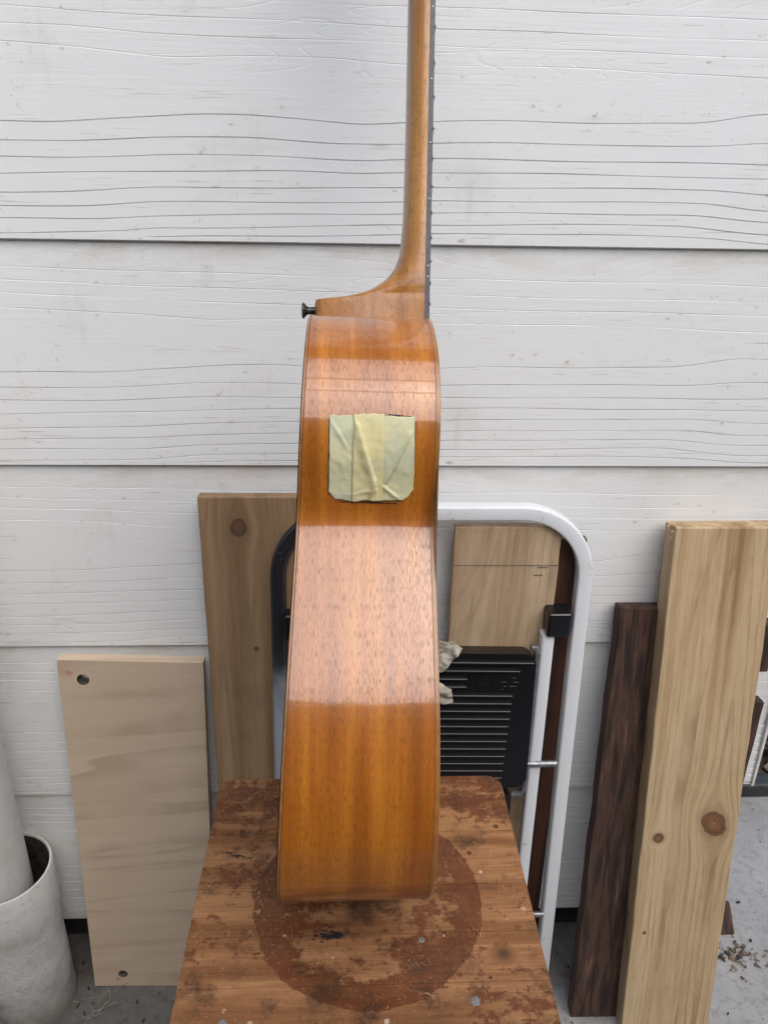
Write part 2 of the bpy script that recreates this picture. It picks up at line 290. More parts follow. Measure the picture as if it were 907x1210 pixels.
def m_ladder():
    t = NT('pale_blue_white_enamel'); p = t.obj()
    a = t.noise(p, 22.0, 5, 0.65); f = t.noise(p, 170.0, 3, 0.6)
    c = t.mix(t.ss(a, 0.5, 0.8, 0, 0.3), (0.72, 0.76, 0.81), (0.58, 0.60, 0.62))
    chip = t.ma('MULTIPLY', t.ss(f, 0.62, 0.68), t.ss(a, 0.56, 0.66), clamp=True)
    c = t.mix(t.ma('MULTIPLY', chip, 0.85), c, (0.16, 0.12, 0.09))
    return t.out(c, 0.38, t.bump(a, 0.08, 0.001), coat=0.3)
M['ladder'] = m_ladder()
def m_dark_leg():
    t = NT('black_to_grey_enamel'); p = t.obj(); x, y, z = t.sep(p)
    a = t.noise(p, 16.0, 5, 0.6); f = t.noise(p, 240.0, 3, 0.6)
    grey_low = t.ss(t.ma('ADD', z, t.ma('MULTIPLY', t.ma('SUBTRACT', a, 0.5), 0.16)), 0.67, 0.56)  # black above, turning grey towards the bottom
    c = t.mix(grey_low, (0.020, 0.020, 0.025), (0.36, 0.38, 0.42))
    c = t.mix(t.ss(f, 0.68, 0.73, 0, 0.6), c, (0.35, 0.36, 0.38))
    return t.out(c, 0.3, t.bump(f, 0.08, 0.0006), coat=0.4)
M['darkleg'] = m_dark_leg()
M['galv'] = plain('galvanised_steel', (0.30, 0.31, 0.33), 0.48, 0.9, var=0.35, scale=120)
M['nail'] = plain('dull_nail', (0.20, 0.19, 0.185), 0.65, 0.3, var=0.5, scale=500)
M['greyrod'] = plain('grey_painted_steel', (0.17, 0.18, 0.20), 0.4, 0.4, var=0.3, scale=120)
def m_pipe(name, dirt):
    t = NT(name); p = t.obj(); x, y, z = t.sep(p)
    a = t.noise(p, 16.0, 6, 0.68); f = t.noise(p, 110.0, 4, 0.7)
    c = t.mix(t.ss(a, 0.42, 0.72, 0, 0.6 * dirt), (0.66, 0.66, 0.645), (0.40, 0.37, 0.32))
    low = t.ss(t.ma('ADD', z, t.ma('MULTIPLY', t.ma('SUBTRACT', a, 0.5), 0.25)), 0.13, 0.0)
    c = t.mix(t.ma('MULTIPLY', low, 0.85 * dirt), c, (0.12, 0.10, 0.075))
    c = t.mix(t.ss(f, 0.60, 0.72, 0, 0.5 * dirt), c, (0.13, 0.115, 0.09))
    rough_zone = t.ss(z, 0.215, 0.18)
    h = t.ma('MULTIPLY', t.ma('ADD', t.noise(p, 120.0, 6, 0.75), t.ma('MULTIPLY', f, 0.5)), rough_zone)
    return t.out(c, 0.45, t.bump(h, 0.7 if dirt > 0.5 else 0.1, 0.003))
M['pipe'] = m_pipe('mud_splashed_white_pvc', 1.0); M['pipe2'] = m_pipe('white_pvc', 0.45)
def m_tape(name, base, alt):
    t = NT(name); p = t.obj()
    a = t.noise(p, 45.0, 4, 0.6); crepe = t.noise(t.mul(p, (260.0, 260.0, 1100.0)), 1.0, 3, 0.6)
    c = t.mix(t.ss(a, 0.40, 0.68), base, alt)
    c = t.mix(t.ss(crepe, 0.45, 0.8, 0, 0.18), c, tuple(k * 0.7 for k in base))
    return t.out(c, 0.55, t.bump(crepe, 0.5, 0.0004), spec=0.35)
M['tape_g'] = m_tape('greenish_masking_tape', (0.60, 0.585, 0.355), (0.53, 0.545, 0.38))
M['tape_y'] = m_tape('cream_masking_tape', (0.66, 0.595, 0.31), (0.60, 0.56, 0.34))
M['paper'] = m_tape('crumpled_cream_paper', (0.50, 0.475, 0.40), (0.40, 0.375, 0.31))
M['pencil'] = plain('pencil_grey', (0.13, 0.105, 0.085), 0.7)
M['hole'] = plain('grimy_shaded_hole', (0.10, 0.085, 0.07), 0.9, var=0.5)  # dirt on the hole walls, with the hole's shade painted in
M['gunk'] = plain('black_grime', (0.035, 0.032, 0.028), 0.8, var=0.9, scale=70)
M['soffit'] = plain('soffit_paint', (0.24, 0.23, 0.22), 0.7)
M['bark'] = plain('bark_chips', (0.15, 0.105, 0.07), 0.85, var=0.8, scale=30)
M['soil'] = plain('garden_soil', (0.045, 0.035, 0.026), 0.95, var=0.5, scale=40, bump=0.6)
M['edging'] = plain('black_edging', (0.03, 0.032, 0.036), 0.55, var=0.4)
M['bank_blocker'] = plain('blocker_green', (0.045, 0.060, 0.030), 0.95, var=0.6, scale=1.5)
M['straw'] = plain('dry_straw', (0.30, 0.26, 0.20), 0.8, var=0.4)
M['redpen'] = plain('red_pen', (0.55, 0.10, 0.07), 0.6)
M['blackmark'] = plain('black_mark', (0.012, 0.011, 0.012), 0.6)

# ------------------------------------------------------------------ object helpers
def link(name, verts, faces, mat=None, parent=None, smooth=False):
    me = bpy.data.meshes.new(name); me.from_pydata([tuple(v) for v in verts], [], faces); me.update()
    o = bpy.data.objects.new(name, me); col.objects.link(o)
    if mat: me.materials.append(mat)
    if parent: o.parent = parent
    if smooth: me.polygons.foreach_set('use_smooth', [True] * len(me.polygons))
    return o
def obj_bm(name, bm, mat=None, parent=None, smooth=False):
    bmesh.ops.recalc_face_normals(bm, faces=bm.faces)
    me = bpy.data.meshes.new(name); bm.to_mesh(me); bm.free()
    o = bpy.data.objects.new(name, me); col.objects.link(o)
    if mat: me.materials.append(mat)
    if parent: o.parent = parent
    if smooth: me.polygons.foreach_set('use_smooth', [True] * len(me.polygons))
    return o
def tag(o, label=None, cat=None, group=None, kind=None):
    if label: o['label'] = label
    if cat: o['category'] = cat
    if group: o['group'] = group
    if kind: o['kind'] = kind
    return o
def empty(name, loc=(0, 0, 0), label=None, cat=None, group=None):
    o = bpy.data.objects.new(name, None); o.location = loc; col.objects.link(o); o.empty_display_size = 0.05
    return tag(o, label, cat, group)
def bm_box(bm, lo, hi, bev=0.0, seg=2):
    r = bmesh.ops.create_cube(bm, size=1.0); vs = r['verts']
    for v in vs:
        v.co = Vector([lo[k] + (v.co[k] + 0.5) * (hi[k] - lo[k]) for k in range(3)])
    if bev > 0:
        es = list({e for v in vs for e in v.link_edges})
        bmesh.ops.bevel(bm, geom=es, offset=bev, segments=seg, affect='EDGES', profile=0.5)
def box(name, lo, hi, mat, parent=None, bev=0.0, seg=2):
    bm = bmesh.new(); bm_box(bm, lo, hi, bev, seg); return obj_bm(name, bm, mat, parent)
def tube(name, pts, rad, mat, parent=None, n=12, section=None, cap=True, up=Vector((0, 1, 0))):
    """sweep a round (rad) or given 2-D section along a path; `up` is the section's second axis"""
    pts = [Vector(p) for p in pts]; vs = []; fs = []
    if section is None: section = [(rad * math.cos(2 * math.pi * k / n), rad * math.sin(2 * math.pi * k / n)) for k in range(n)]
    n = len(section)
    for i, p in enumerate(pts):
        t = (pts[min(i + 1, len(pts) - 1)] - pts[max(i - 1, 0)]).normalized()
        s = t.cross(up).normalized(); u = s.cross(t).normalized()
        for (a, b) in section: vs.append(p + s * a + u * b)
    for i in range(len(pts) - 1):
        for k in range(n):
            fs.append((i * n + k, i * n + (k + 1) % n, (i + 1) * n + (k + 1) % n, (i + 1) * n + k))
    if cap: fs.append(tuple(range(n - 1, -1, -1))); fs.append(tuple((len(pts) - 1) * n + k for k in range(n)))
    o = link(name, vs, fs, mat, parent, True)
    bm = bmesh.new(); bm.from_mesh(o.data); bmesh.ops.recalc_face_normals(bm, faces=bm.faces); bm.to_mesh(o.data); bm.free()
    md = o.modifiers.new('edges', 'EDGE_SPLIT'); md.split_angle = R(50)
    return o
def rrect(w, h, r, n=3):
    out = []
    for (cx, cy, a0) in ((w / 2 - r, h / 2 - r, 0), (-w / 2 + r, h / 2 - r, 90), (-w / 2 + r, -h / 2 + r, 180), (w / 2 - r, -h / 2 + r, 270)):
        for k in range(n + 1):
            a = R(a0 + 90 * k / n); out.append((cx + r * math.cos(a), cy + r * math.sin(a)))
    return out
def lathe(name, prof, mat, parent=None, n=40, axis='Z', loc=(0, 0, 0), ang=0.0, close=False):
    vs = []; fs = []
    for (r, h) in prof:
        for k in range(n):
            a = 2 * math.pi * k / n + ang
            if axis == 'Z': vs.append((loc[0] + r * math.cos(a), loc[1] + r * math.sin(a), loc[2] + h))
            elif axis == 'X': vs.append((loc[0] + h, loc[1] + r * math.cos(a), loc[2] + r * math.sin(a)))
            else: vs.append((loc[0] + r * math.cos(a), loc[1] + h, loc[2] + r * math.sin(a)))
    for i in range(len(prof) - 1):
        for k in range(n): fs.append((i * n + k, i * n + (k + 1) % n, (i + 1) * n + (k + 1) % n, (i + 1) * n + k))
    o = link(name, vs, fs, mat, parent, True)
    bm = bmesh.new(); bm.from_mesh(o.data); bmesh.ops.recalc_face_normals(bm, faces=bm.faces); bm.to_mesh(o.data); bm.free()
    md = o.modifiers.new('edges', 'EDGE_SPLIT'); md.split_angle = R(40)
    return o

# ------------------------------------------------------------------ the setting: ground, added light-blocking bank, garden bed
gb = bmesh.new(); bm_box(gb, (-60, -60, -0.3), (60, 60, 0.0)); ground = obj_bm('concrete_ground', gb, M['concrete']); tag(ground, kind='structure')
def grid_mesh(name, x0, x1, y0, y1, nx, ny, zf, mat, kind='structure'):
    vs = [(x0 + (x1 - x0) * i / nx, y0 + (y1 - y0) * j / ny, 0) for j in range(ny + 1) for i in range(nx + 1)]
    vs = [(x, y, zf(x, y)) for x, y, _ in vs]
    fs = [(j * (nx + 1) + i, j * (nx + 1) + i + 1, (j + 1) * (nx + 1) + i + 1, (j + 1) * (nx + 1) + i) for j in range(ny) for i in range(nx)]
    o = link(name, vs, fs, mat, None, True); return tag(o, kind=kind)
def blocker_z(x, y):
    k = min(1.0, max(0.0, (-0.80 - y) / 0.4)); k = k * k * (3 - 2 * k)
    return 0.004 + k * (2.05 + max(0.0, -1.3 - y) * 0.25 + 0.14 * mnoise.noise((x * 1.6, y * 1.1, 1.0)) + 0.10 * mnoise.noise((x * 6.0, y * 4.0, 4.0)) + 0.05 * mnoise.noise((x * 13.0, y * 9.0, 7.0)))
grid_mesh('light_blocker_bank', -7, 7, -6, -0.75, 280, 100, blocker_z, M['bank_blocker'])  # unseen bank, added and shaped to block low sky light
def soil_z(x, y): return 0.012 + 0.018 * mnoise.noise((x * 6, y * 6, 2.0))
grid_mesh('garden_soil', 0.55, 5.0, 1.36, 6.0, 60, 60, soil_z, M['soil'])

# ------------------------------------------------------------------ weatherboard wall
wall = empty('weatherboard_wall', (0, 0, 0), 'white painted woodgrain weatherboard house wall behind the guitar and boards', 'wall')
PITCH = 0.27942
LINES = [
 [(-.6,-.004),(-.406,-.0008),(-.211,.0049),(-.064,.0079),(.056,.0106),(.098,.0121),(.288,.0149),(.443,.0113),(.503,.0064),(.7,.003)],
 [(-.6,.004),(-.405,.0068),(-.269,.0096),(-.23,.0139),(-.113,.0166),(-.024,.0188),(.055,.0218),(.097,.0224),(.286,.0252),(.399,.026),(.462,.0193),(.501,.016),(.7,.019)],
 [(-.6,.020),(-.402,.0224),(-.297,.023),(-.229,.0277),(-.112,.0304),(.055,.0339),(.097,.0354),(.285,.0374),(.407,.0374),(.469,.0317),(.498,.0303),(.7,.034)],
 [(-.6,.034),(-.4,.0359),(-.295,.0376),(-.227,.0423),(-.111,.0441),(.055,.0458),(.096,.0483),(.283,.0503),(.425,.0507),(.467,.0458),(.495,.0434),(.7,.047)],
 [(-.6,.048),(-.397,.0503),(-.312,.0525),(-.226,.0575),(-.149,.0588),(-.062,.0602),(.054,.0612),(.096,.0628),(.281,.0649),(.432,.0656),(.491,.061),(.7,.063)],
 [(-.6,.067),(-.394,.0696),(-.3,.0721),(-.205,.0755),(-.081,.0776),(.006,.0756),(.054,.0782),(.095,.0789),(.23,.0794),(.379,.0792),(.487,.0774),(.7,.079)],
 [(-.6,.085),(-.39,.087),(-.325,.0873),(-.203,.092),(-.08,.0925),(.015,.0898),(.054,.0914),(.094,.093),(.18,.0936),(.278,.0935),(.484,.0936),(.7,.097)],
 [(-.6,.101),(-.387,.1032),(-.314,.1045),(-.22,.1097),(-.108,.1109),(-.023,.1073),(.053,.107),(.094,.1086),(.178,.111),(.275,.1111),(.384,.1104),(.423,.1111),(.479,.1165),(.7,.114)],
 [(-.6,.121),(-.384,.1225),(-.329,.1227),(-.264,.1281),(-.172,.1332),(-.116,.1335),(-.06,.1312),(.015,.1268),(.053,.1292),(.093,.1308),(.176,.1333),(.263,.1332),(.37,.1344),(.399,.1341),(.472,.1467),(.7,.142)],
 [(-.6,.205),(-.37,.1987),(-.283,.1952),(-.194,.1878),(-.104,.1905),(-.013,.1909),(.051,.1868),(.09,.186),(.266,.1873),(.464,.1809),(.7,.178)],
 [(-.6,.222),(-.367,.2163),(-.289,.2143),(-.228,.2096),(-.157,.2089),(.051,.2066),(.089,.2051),(.264,.2034),(.46,.2013),(.7,.199)],
 [(-.6,.236),(-.364,.2314),(-.278,.2282),(-.164,.2256),(.051,.2222),(.089,.2207),(.262,.2192),(.456,.2172),(.7,.214)],
 [(-.6,.250),(-.3,.246),(-.1,.242),(.1,.240),(.3,.239),(.5,.236),(.7,.233)],
]
def smooth_interp(xs, pts):
    px = np.array([p[0] for p in pts]); pz = np.array([p[1] for p in pts])
    dense = np.linspace(-0.7, 0.8, 600); v = np.interp(dense, px, pz)
    k = np.hanning(31); k /= k.sum(); v = np.convolve(np.pad(v, 15, 'edge'), k, 'valid')
    return np.interp(xs, dense, v)
def board_mesh(shift, seed, x0, x1, fine_to=None):
    xs = np.linspace(x0, x1, 230)
    # the emboss pattern repeats every 1.3 m along a board
    xp = (xs + shift + 0.6) % 1.3 - 0.6
    L = np.array([smooth_interp(xp, l) for l in LINES])
    rr = np.random.default_rng(seed)
    ph = rr.uniform(0, 6.28, (len(LINES), 3))
    amp = np.clip(0.75 + 0.5 * np.sin(xs[None] * 5 + ph[:, :1]) * np.sin(xs[None] * 11 + ph[:, 1:2]) + 0.25 * np.sin(xs[None] * 31 + ph[:, 2:]), 0.15, 1.1)
    amp[:9] = np.clip(amp[:9] * 0.5 + 0.55, 0.5, 1.1); amp[9:] *= 0.30
    L = L + 0.0006 * np.sin(xs[None] * 23 + ph[:, :1])
    L = np.maximum.accumulate(np.vstack([L[:1], np.maximum(L[1:], L[:-1] + 0.004)]), axis=0)
    top = PITCH + 0.010
    rows = []; deps = []
    z0 = np.zeros_like(xs)
    rows.append(z0); deps.append(z0 + 0.0016)
    rows.append(z0 + 0.0012); deps.append(z0)
    prev = z0 + 0.0012
    for k in range(len(LINES)):
        z = L[k]; a = amp[k]
        ok = (z > 0.0045).astype(float); z = np.maximum(z, 0.0045)
        mid = 0.5 * (prev + z - 0.0012)
        gap = np.maximum(z - 0.0006 - prev, 0.0006)
        rows += [prev + gap * 0.25, prev + gap * 0.75, z - 0.0006, z - 0.0003, z + 0.00015, z + 0.0009]
        deps += [z0, z0, z0, 0.0017 * a * ok, 0.0015 * a * ok, z0]
        prev = z + 0.0009
    for f in (0.33, 0.66, 1.0):
        rows.append(prev + (top - prev) * f); deps.append(z0)
    Z = np.array(rows); Dp = np.array(deps)
    GR = np.zeros_like(Z)  # painted groove shade per vertex; upper lines carry broken dirt dashes
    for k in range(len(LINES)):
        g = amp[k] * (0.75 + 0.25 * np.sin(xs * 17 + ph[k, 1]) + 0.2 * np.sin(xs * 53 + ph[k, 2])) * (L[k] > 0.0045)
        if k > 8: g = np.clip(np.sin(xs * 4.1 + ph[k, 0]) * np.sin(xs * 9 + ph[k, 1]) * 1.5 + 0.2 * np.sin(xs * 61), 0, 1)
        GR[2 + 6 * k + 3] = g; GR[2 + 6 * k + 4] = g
    Y = 0.96 + 0.0065 * (Z / PITCH) + Dp
    Y = Y + 0.0003 * np.sin(xs[None] * 3.1 + seed) 
    nr, nx = Z.shape
    sharp_rows = [1] + [2 + 6 * k + q for k in range(len(LINES)) for q in (2, 5)]
    V = np.stack([np.broadcast_to(xs, Z.shape), Y, Z], -1).reshape(-1, 3)
    idx = np.arange(nr * nx).reshape(nr, nx)
    F = np.stack([idx[:-1, :-1], idx[:-1, 1:], idx[1:, 1:], idx[1:, :-1]], -1).reshape(-1, 4)
    # underside, back, ends
    nb = len(V)
    back = np.array([[x, 0.9668, 0.0] for x in (x0, x1)] + [[x, 0.985, top] for x in (x0, x1)])
    V = np.vstack([V, back])
    F = F.tolist()
    F.append([nb + 0] + [nb + 1] + idx[0, ::-1].tolist())
    F.append([nb + 0, nb + 2, nb + 3, nb + 1])
    F.append([nb + 0] + idx[:, 0].tolist() + [nb + 2])
    F.append([nb + 3] + idx[::-1, -1].tolist() + [nb + 1])
    return V, F, sharp_rows, nx, nr, np.r_[GR.ravel(), np.zeros(4)]
shifts = {-1: 0.03, 0: 0.0, 1: -0.02, 2: 0.10, 3: 0.035, 4: -0.06}
shifts[0] = 0.0
for k in range(-3, 6):
    x1 = 0.660 if k < 5 else 0.615
    V, F, SR, nx, nr, GR = board_mesh({0: 0.03, 1: 0.0, 2: -0.022, 3: 0.045, 4: 0.10, 5: 0.02}.get(k, 0.2 * k), 12 + k, -1.5, x1)
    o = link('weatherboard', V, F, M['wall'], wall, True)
    o.location = (0, 0, 1.4852 - k * PITCH)
    # keep lap edges crisp
    ev = np.empty(len(o.data.edges) * 2, np.int32); o.data.edges.foreach_get('vertices', ev); ev = ev.reshape(-1, 2)
    r0, r1 = ev[:, 0] // nx, ev[:, 1] // nx
    sh = ((r0 == r1) & np.isin(r0, SR)) | (r0 == 0) & (r1 == 0) | (r0 >= nr) | (r1 >= nr)
    ga = o.data.attributes.new('grime_shade', 'FLOAT', 'POINT'); ga.data.foreach_set('value', GR.astype(np.float32))
    at = o.data.attributes.new('sharp_edge', 'BOOLEAN', 'EDGE'); at.data.foreach_set('value', sh)
bm = bmesh.new(); bm_box(bm, (-3.2, 0.99, 0.10), (0.60, 1.12, 2.43)); bm_box(bm, (0.603, 0.99, 0.375), (0.652, 1.12, 2.43)); obj_bm('wall_core', bm, M['dark'], wall)
bm = bmesh.new(); bm_box(bm, (-3.2, 1.0, -0.02), (0.60, 1.10, 0.099)); obj_bm('foundation', bm, M['dark'], wall)
bm = bmesh.new(); bm_box(bm, (0.6602, 0.957, 0.3660), (0.6650, 0.992, 2.43), 0.0008, 1); obj_bm('corner_trim', bm, M['wall'], wall)
# eaves above, out of frame: what the lacquer mirrors at the guitar's shoulder
bm = bmesh.new(); bm_box(bm, (-3.6, 0.705, 2.44), (1.1, 1.3, 2.47)); bm_box(bm, (-3.6, 0.680, 2.40), (1.1, 0.703, 2.58)); bm_box(bm, (-3.6, 0.705, 2.475), (1.1, 3.0, 2.60))
tag(obj_bm('eaves', bm, M['soffit']), kind='structure')
bm = bmesh.new(); bm_box(bm, (-3.6, 0.60, 2.45), (1.1, 0.678, 2.56), 0.02); tag(obj_bm('gutter', bm, M['ladder']), 'white gutter along the eaves above the wall', 'gutter')

for (y0, z0_, th, rot) in ((0.02, 2.50, 0.034, 0.6), (-0.42, 2.46, 0.032, -0.8)):  # unseen beams, added to put thin dark bands in the lacquer's reflection
    bm = bmesh.new(); bm_box(bm, (-3.6, -th / 2, -0.014), (3.6, th / 2, 0.014), 0.003); o = obj_bm('reflection_beam', bm, M['soffit']); o.location = (0, y0, z0_); o.rotation_euler = (0, 0, R(rot)); tag(o, kind='structure')

# ------------------------------------------------------------------ leaning boards
def leaning(name, label, cat, base, top, width, thick, mat, group=None, roll=0.0, nz=24, wob=0.0006, holes=(), bev=0.0012, rough_top=0.0):
    """base / top: centre of the front face at its lower and upper edge"""
    base = Vector(base); top = Vector(top); zz = (top - base); h = zz.length; zz.normalize()
    xx = Vector((1, 0, 0)); xx = (xx - zz * xx.dot(zz)).normalized(); yy = zz.cross(xx)
    if holes:
        bm = bmesh.new(); es = []
        def loop(pts):
            vs = [bm.verts.new((x, 0, z)) for x, z in pts]
            for i in range(len(vs)): es.append(bm.edges.new((vs[i], vs[(i + 1) % len(vs)])))
        loop([(-width / 2, 0), (width / 2, 0), (width / 2, h), (-width / 2, h)])
        for (hx, hz, hr) in holes: loop([(hx + hr * math.cos(2 * math.pi * k / 20), hz + hr * math.sin(2 * math.pi * k / 20)) for k in range(20)])
        bmesh.ops.triangle_fill(bm, edges=es, use_beauty=True)
        for f in list(bm.faces):
            c = f.calc_center_median()
            if any((c.x - hx) ** 2 + (c.z - hz) ** 2 < (hr * 0.9) ** 2 for hx, hz, hr in holes) and max((v.co - c).length for v in f.verts) < 0.02: bm.faces.remove(f)
        r = bmesh.ops.extrude_face_region(bm, geom=bm.faces[:])
        for g in r['geom']:
            if isinstance(g, bmesh.types.BMVert): g.co.y += thick
        o = obj_bm(name, bm, mat)
        o.data.materials.append(M['hole'])
        for f in o.data.polygons:
            if any((f.center.x - hx) ** 2 + (f.center.z - hz) ** 2 < (hr * 1.02) ** 2 for hx, hz, hr in holes) and abs(f.normal.y) < 0.3: f.material_index = 1
        b = o.modifiers.new('bevel', 'BEVEL'); b.width = bev * 0.5; b.segments = 2; b.limit_method = 'ANGLE'
    else:
        bm = bmesh.new(); bm_box(bm, (-width / 2, 0, 0), (width / 2, thick, h))
        bmesh.ops.bisect_plane
        for k in range(1, nz):
            bmesh.ops.bisect_plane(bm, geom=bm.verts[:] + bm.edges[:] + bm.faces[:], plane_co=(0, 0, h * k / nz), plane_no=(0, 0, 1))
        es = [e for e in bm.edges if e.calc_length() > 0 and len(e.link_faces) == 2 and e.calc_face_angle() > 0.5]
        bmesh.ops.bevel(bm, geom=es, offset=bev, segments=2, affect='EDGES', profile=0.5)
        for v in bm.verts:
            q = v.co
            v.co.x += wob * mnoise.noise((q.x * 3, q.y * 20 + thick * 50, q.z * 22)) * 2
            v.co.y += wob * mnoise.noise((q.x * 20, 3.0, q.z * 14)) * 1.2
            if rough_top and q.z > h * 0.97: v.co.z += rough_top * mnoise.noise((q.x * 40, q.y * 60, 1.0))
        o = obj_bm(name, bm, mat, smooth=False)
    m = Matrix((xx, yy, zz)).transposed().to_4x4(); m.translation = base
    o.matrix_world = m @ Matrix.Rotation(roll, 4, 'Y')
    return tag(o, label, cat, group)
G = 'boards leaning against the wall'
ply = leaning('plywood_board', 'pale plywood panel with two drilled holes and red pen marks, beside the white pipe', 'board', (-0.334, 0.897, 0.0), (-0.313, 0.929, 0.642), 0.205, 0.018, M['ply'], G,
        holes=[(-0.0685, 0.611, 0.0088), (-0.0535, 0.028, 0.0078)], bev=0.0008)
tall = leaning('pine_plank', 'tall brown pine plank with a dark knot near its top, behind the ladder', 'plank', (-0.105, 0.880, 0.0), (-0.104, 0.930, 0.894), 0.190, 0.019, M['pine_tall'], G)
mid = leaning('pine_plank', 'short grey stained pine plank standing behind the black ladder tread', 'plank', (0.210, 0.915, 0.0), (0.2125, 0.930, 0.850), 0.146, 0.018, M['pine_mid'], G, wob=0.0009, rough_top=0.002)
red = leaning('timber_batten', 'reddish brown batten squeezed between the pale ladder rail and the grey pine plank', 'batten', (0.304, 0.937, 0.0), (0.3035, 0.944, 0.826), 0.044, 0.013, M['redwood'], G)
dk = leaning('dark_timber', 'rough dark brown weathered plank, narrow, left of the thick yellow pine board', 'plank', (0.411, 0.822, 0.0), (0.428, 0.930, 0.723), 0.092, 0.024, M['darkwood'], G, wob=0.0010, bev=0.0015, rough_top=0.004)
pine = leaning('pine_board', 'thick clean yellow pine board with two round brown knots, at far right', 'board', (0.5135, 0.795, 0.0), (0.5075, 0.920, 0.8545), 0.144, 0.034, M['pine'], G, wob=0.0008, bev=0.0018, rough_top=0.003)
# torn fibres at the pine board's top left corner
bm = bmesh.new()
for k in range(16):
    p = Vector((-0.072 + random.uniform(-0.004, 0.003), random.uniform(0.0, 0.03), 0.866 - random.uniform(0.0, 0.026)))
    q = p + Vector((random.uniform(-0.005, 0.002), random.uniform(-0.003, 0.003), random.uniform(-0.010, 0.004)))
    a = bm.verts.new(p); b = bm.verts.new(p + Vector((0.0022, 0.001, 0.001))); c = bm.verts.new(q); d = bm.verts.new(p + Vector((0, 0.002, 0.0015)))
    for f in ((a, b, c), (b, d, c), (d, a, c), (a, d, b)): bm.faces.new(f)
sp = obj_bm('splinters', bm, M['pine'], pine); tag(sp, kind='stuff')
# red pen mark "8" beside the top hole, a smudge beside the lower one
cu = bpy.data.curves.new('pen_mark', 'FONT'); cu.body = '8'; cu.size = 0.016; cu.align_x = 'CENTER'; cu.align_y = 'CENTER'; cu.extrude = 0.0001; cu.offset = -0.0004
tmp = bpy.data.objects.new('pen_mark_text', cu); col.objects.link(tmp)
pm = bpy.data.meshes.new_from_object(tmp.evaluated_get(bpy.context.evaluated_depsgraph_get())); bpy.data.objects.remove(tmp); bpy.data.curves.remove(cu)
fo = bpy.data.objects.new('pen_mark', pm); col.objects.link(fo); pm.materials.clear(); pm.materials.append(M['redpen']); fo.parent = ply
fo.matrix_local = Matrix.Translation((-0.0865, -0.0003, 0.622)) @ Matrix.Rotation(R(90), 4, 'X') @ Matrix.Rotation(R(72), 4, 'Z')
bm = bmesh.new()
for k in range(5):
    x = -0.063 + random.uniform(-0.003, 0.003); z = 0.016 + random.uniform(-0.003, 0.004)
    bm_box(bm, (x, -0.0002 - 0.00003 * k, z), (x + 0.0022, 0.0004, z + 0.0012))
obj_bm('pen_smudge', bm, M['redpen'], ply)
# pencil line and short ticks across the grey plank
bm = bmesh.new(); bm_box(bm, (-0.072, -0.0004, 0.7935), (0.0735, 0.0004, 0.7940)); bm_box(bm, (0.045, -0.0004, 0.790), (0.058, 0.0004, 0.7912)); bm_box(bm, (0.040, -0.0004, 0.778), (0.052, 0.0004, 0.7790))
obj_bm('pencil_line', bm, M['pencil'], mid)
# dark offcuts wedged behind the pine board
leaning('timber_offcut', 'thin dark stick showing behind the right edge of the yellow pine board', 'offcut', (0.592, 0.90, 0.0), (0.6145, 0.936, 0.553), 0.034, 0.02, M['darkwood'], 'offcuts behind the pine board')
box_o = leaning('wood_block', 'small brown wood block caught between the wall and the yellow pine board', 'block', (0.602, 0.931, 0.612), (0.603, 0.936, 0.690), 0.036, 0.026, M['darkwood'], 'offcuts behind the pine board', nz=4)

# ------------------------------------------------------------------ folded step ladder
lad = empty('step_ladder', (0.11, 0.88, 0.0), 'folded step ladder with pale blue rail, black left leg and black ribbed tread', 'ladder')
LO = Vector(lad.location)
def lp(x, z, dy=0.0): return Vector((x, 0.880 + 0.053 * z / 0.884 + dy, z)) - LO
def arc(cx, cz, r, a0, a1, n=10): return [(cx + r * math.cos(R(a0 + (a1 - a0) * k / n)), cz + r * math.sin(R(a0 + (a1 - a0) * k / n))) for k in range(n + 1)]
sec = rrect(0.0205, 0.021, 0.003)
rail = [(0.3265, 0.004), (0.325, 0.2), (0.323, 0.45), (0.3215, 0.70)] + arc(0.2275, 0.779, 0.094, 0, 90, 14) + [(0.15, 0.873), (0.06, 0.873)]
tube('side_rail', [lp(*p) for p in rail], 0, M['ladder'], lad, section=sec)
lrail = [(0.058, 0.873)] + [(0.0, 0.873)] + arc(-0.006, 0.781, 0.092, 90, 180, 14) + [(-0.100, 0.65), (-0.104, 0.4), (-0.107, 0.2), (-0.109, 0.004)]
tag(tube('side_rail', [lp(*p) for p in lrail], 0, M['darkleg'], lad, section=rrect(0.0215, 0.027, 0.006)), 'black left rail fading to grey lower down')
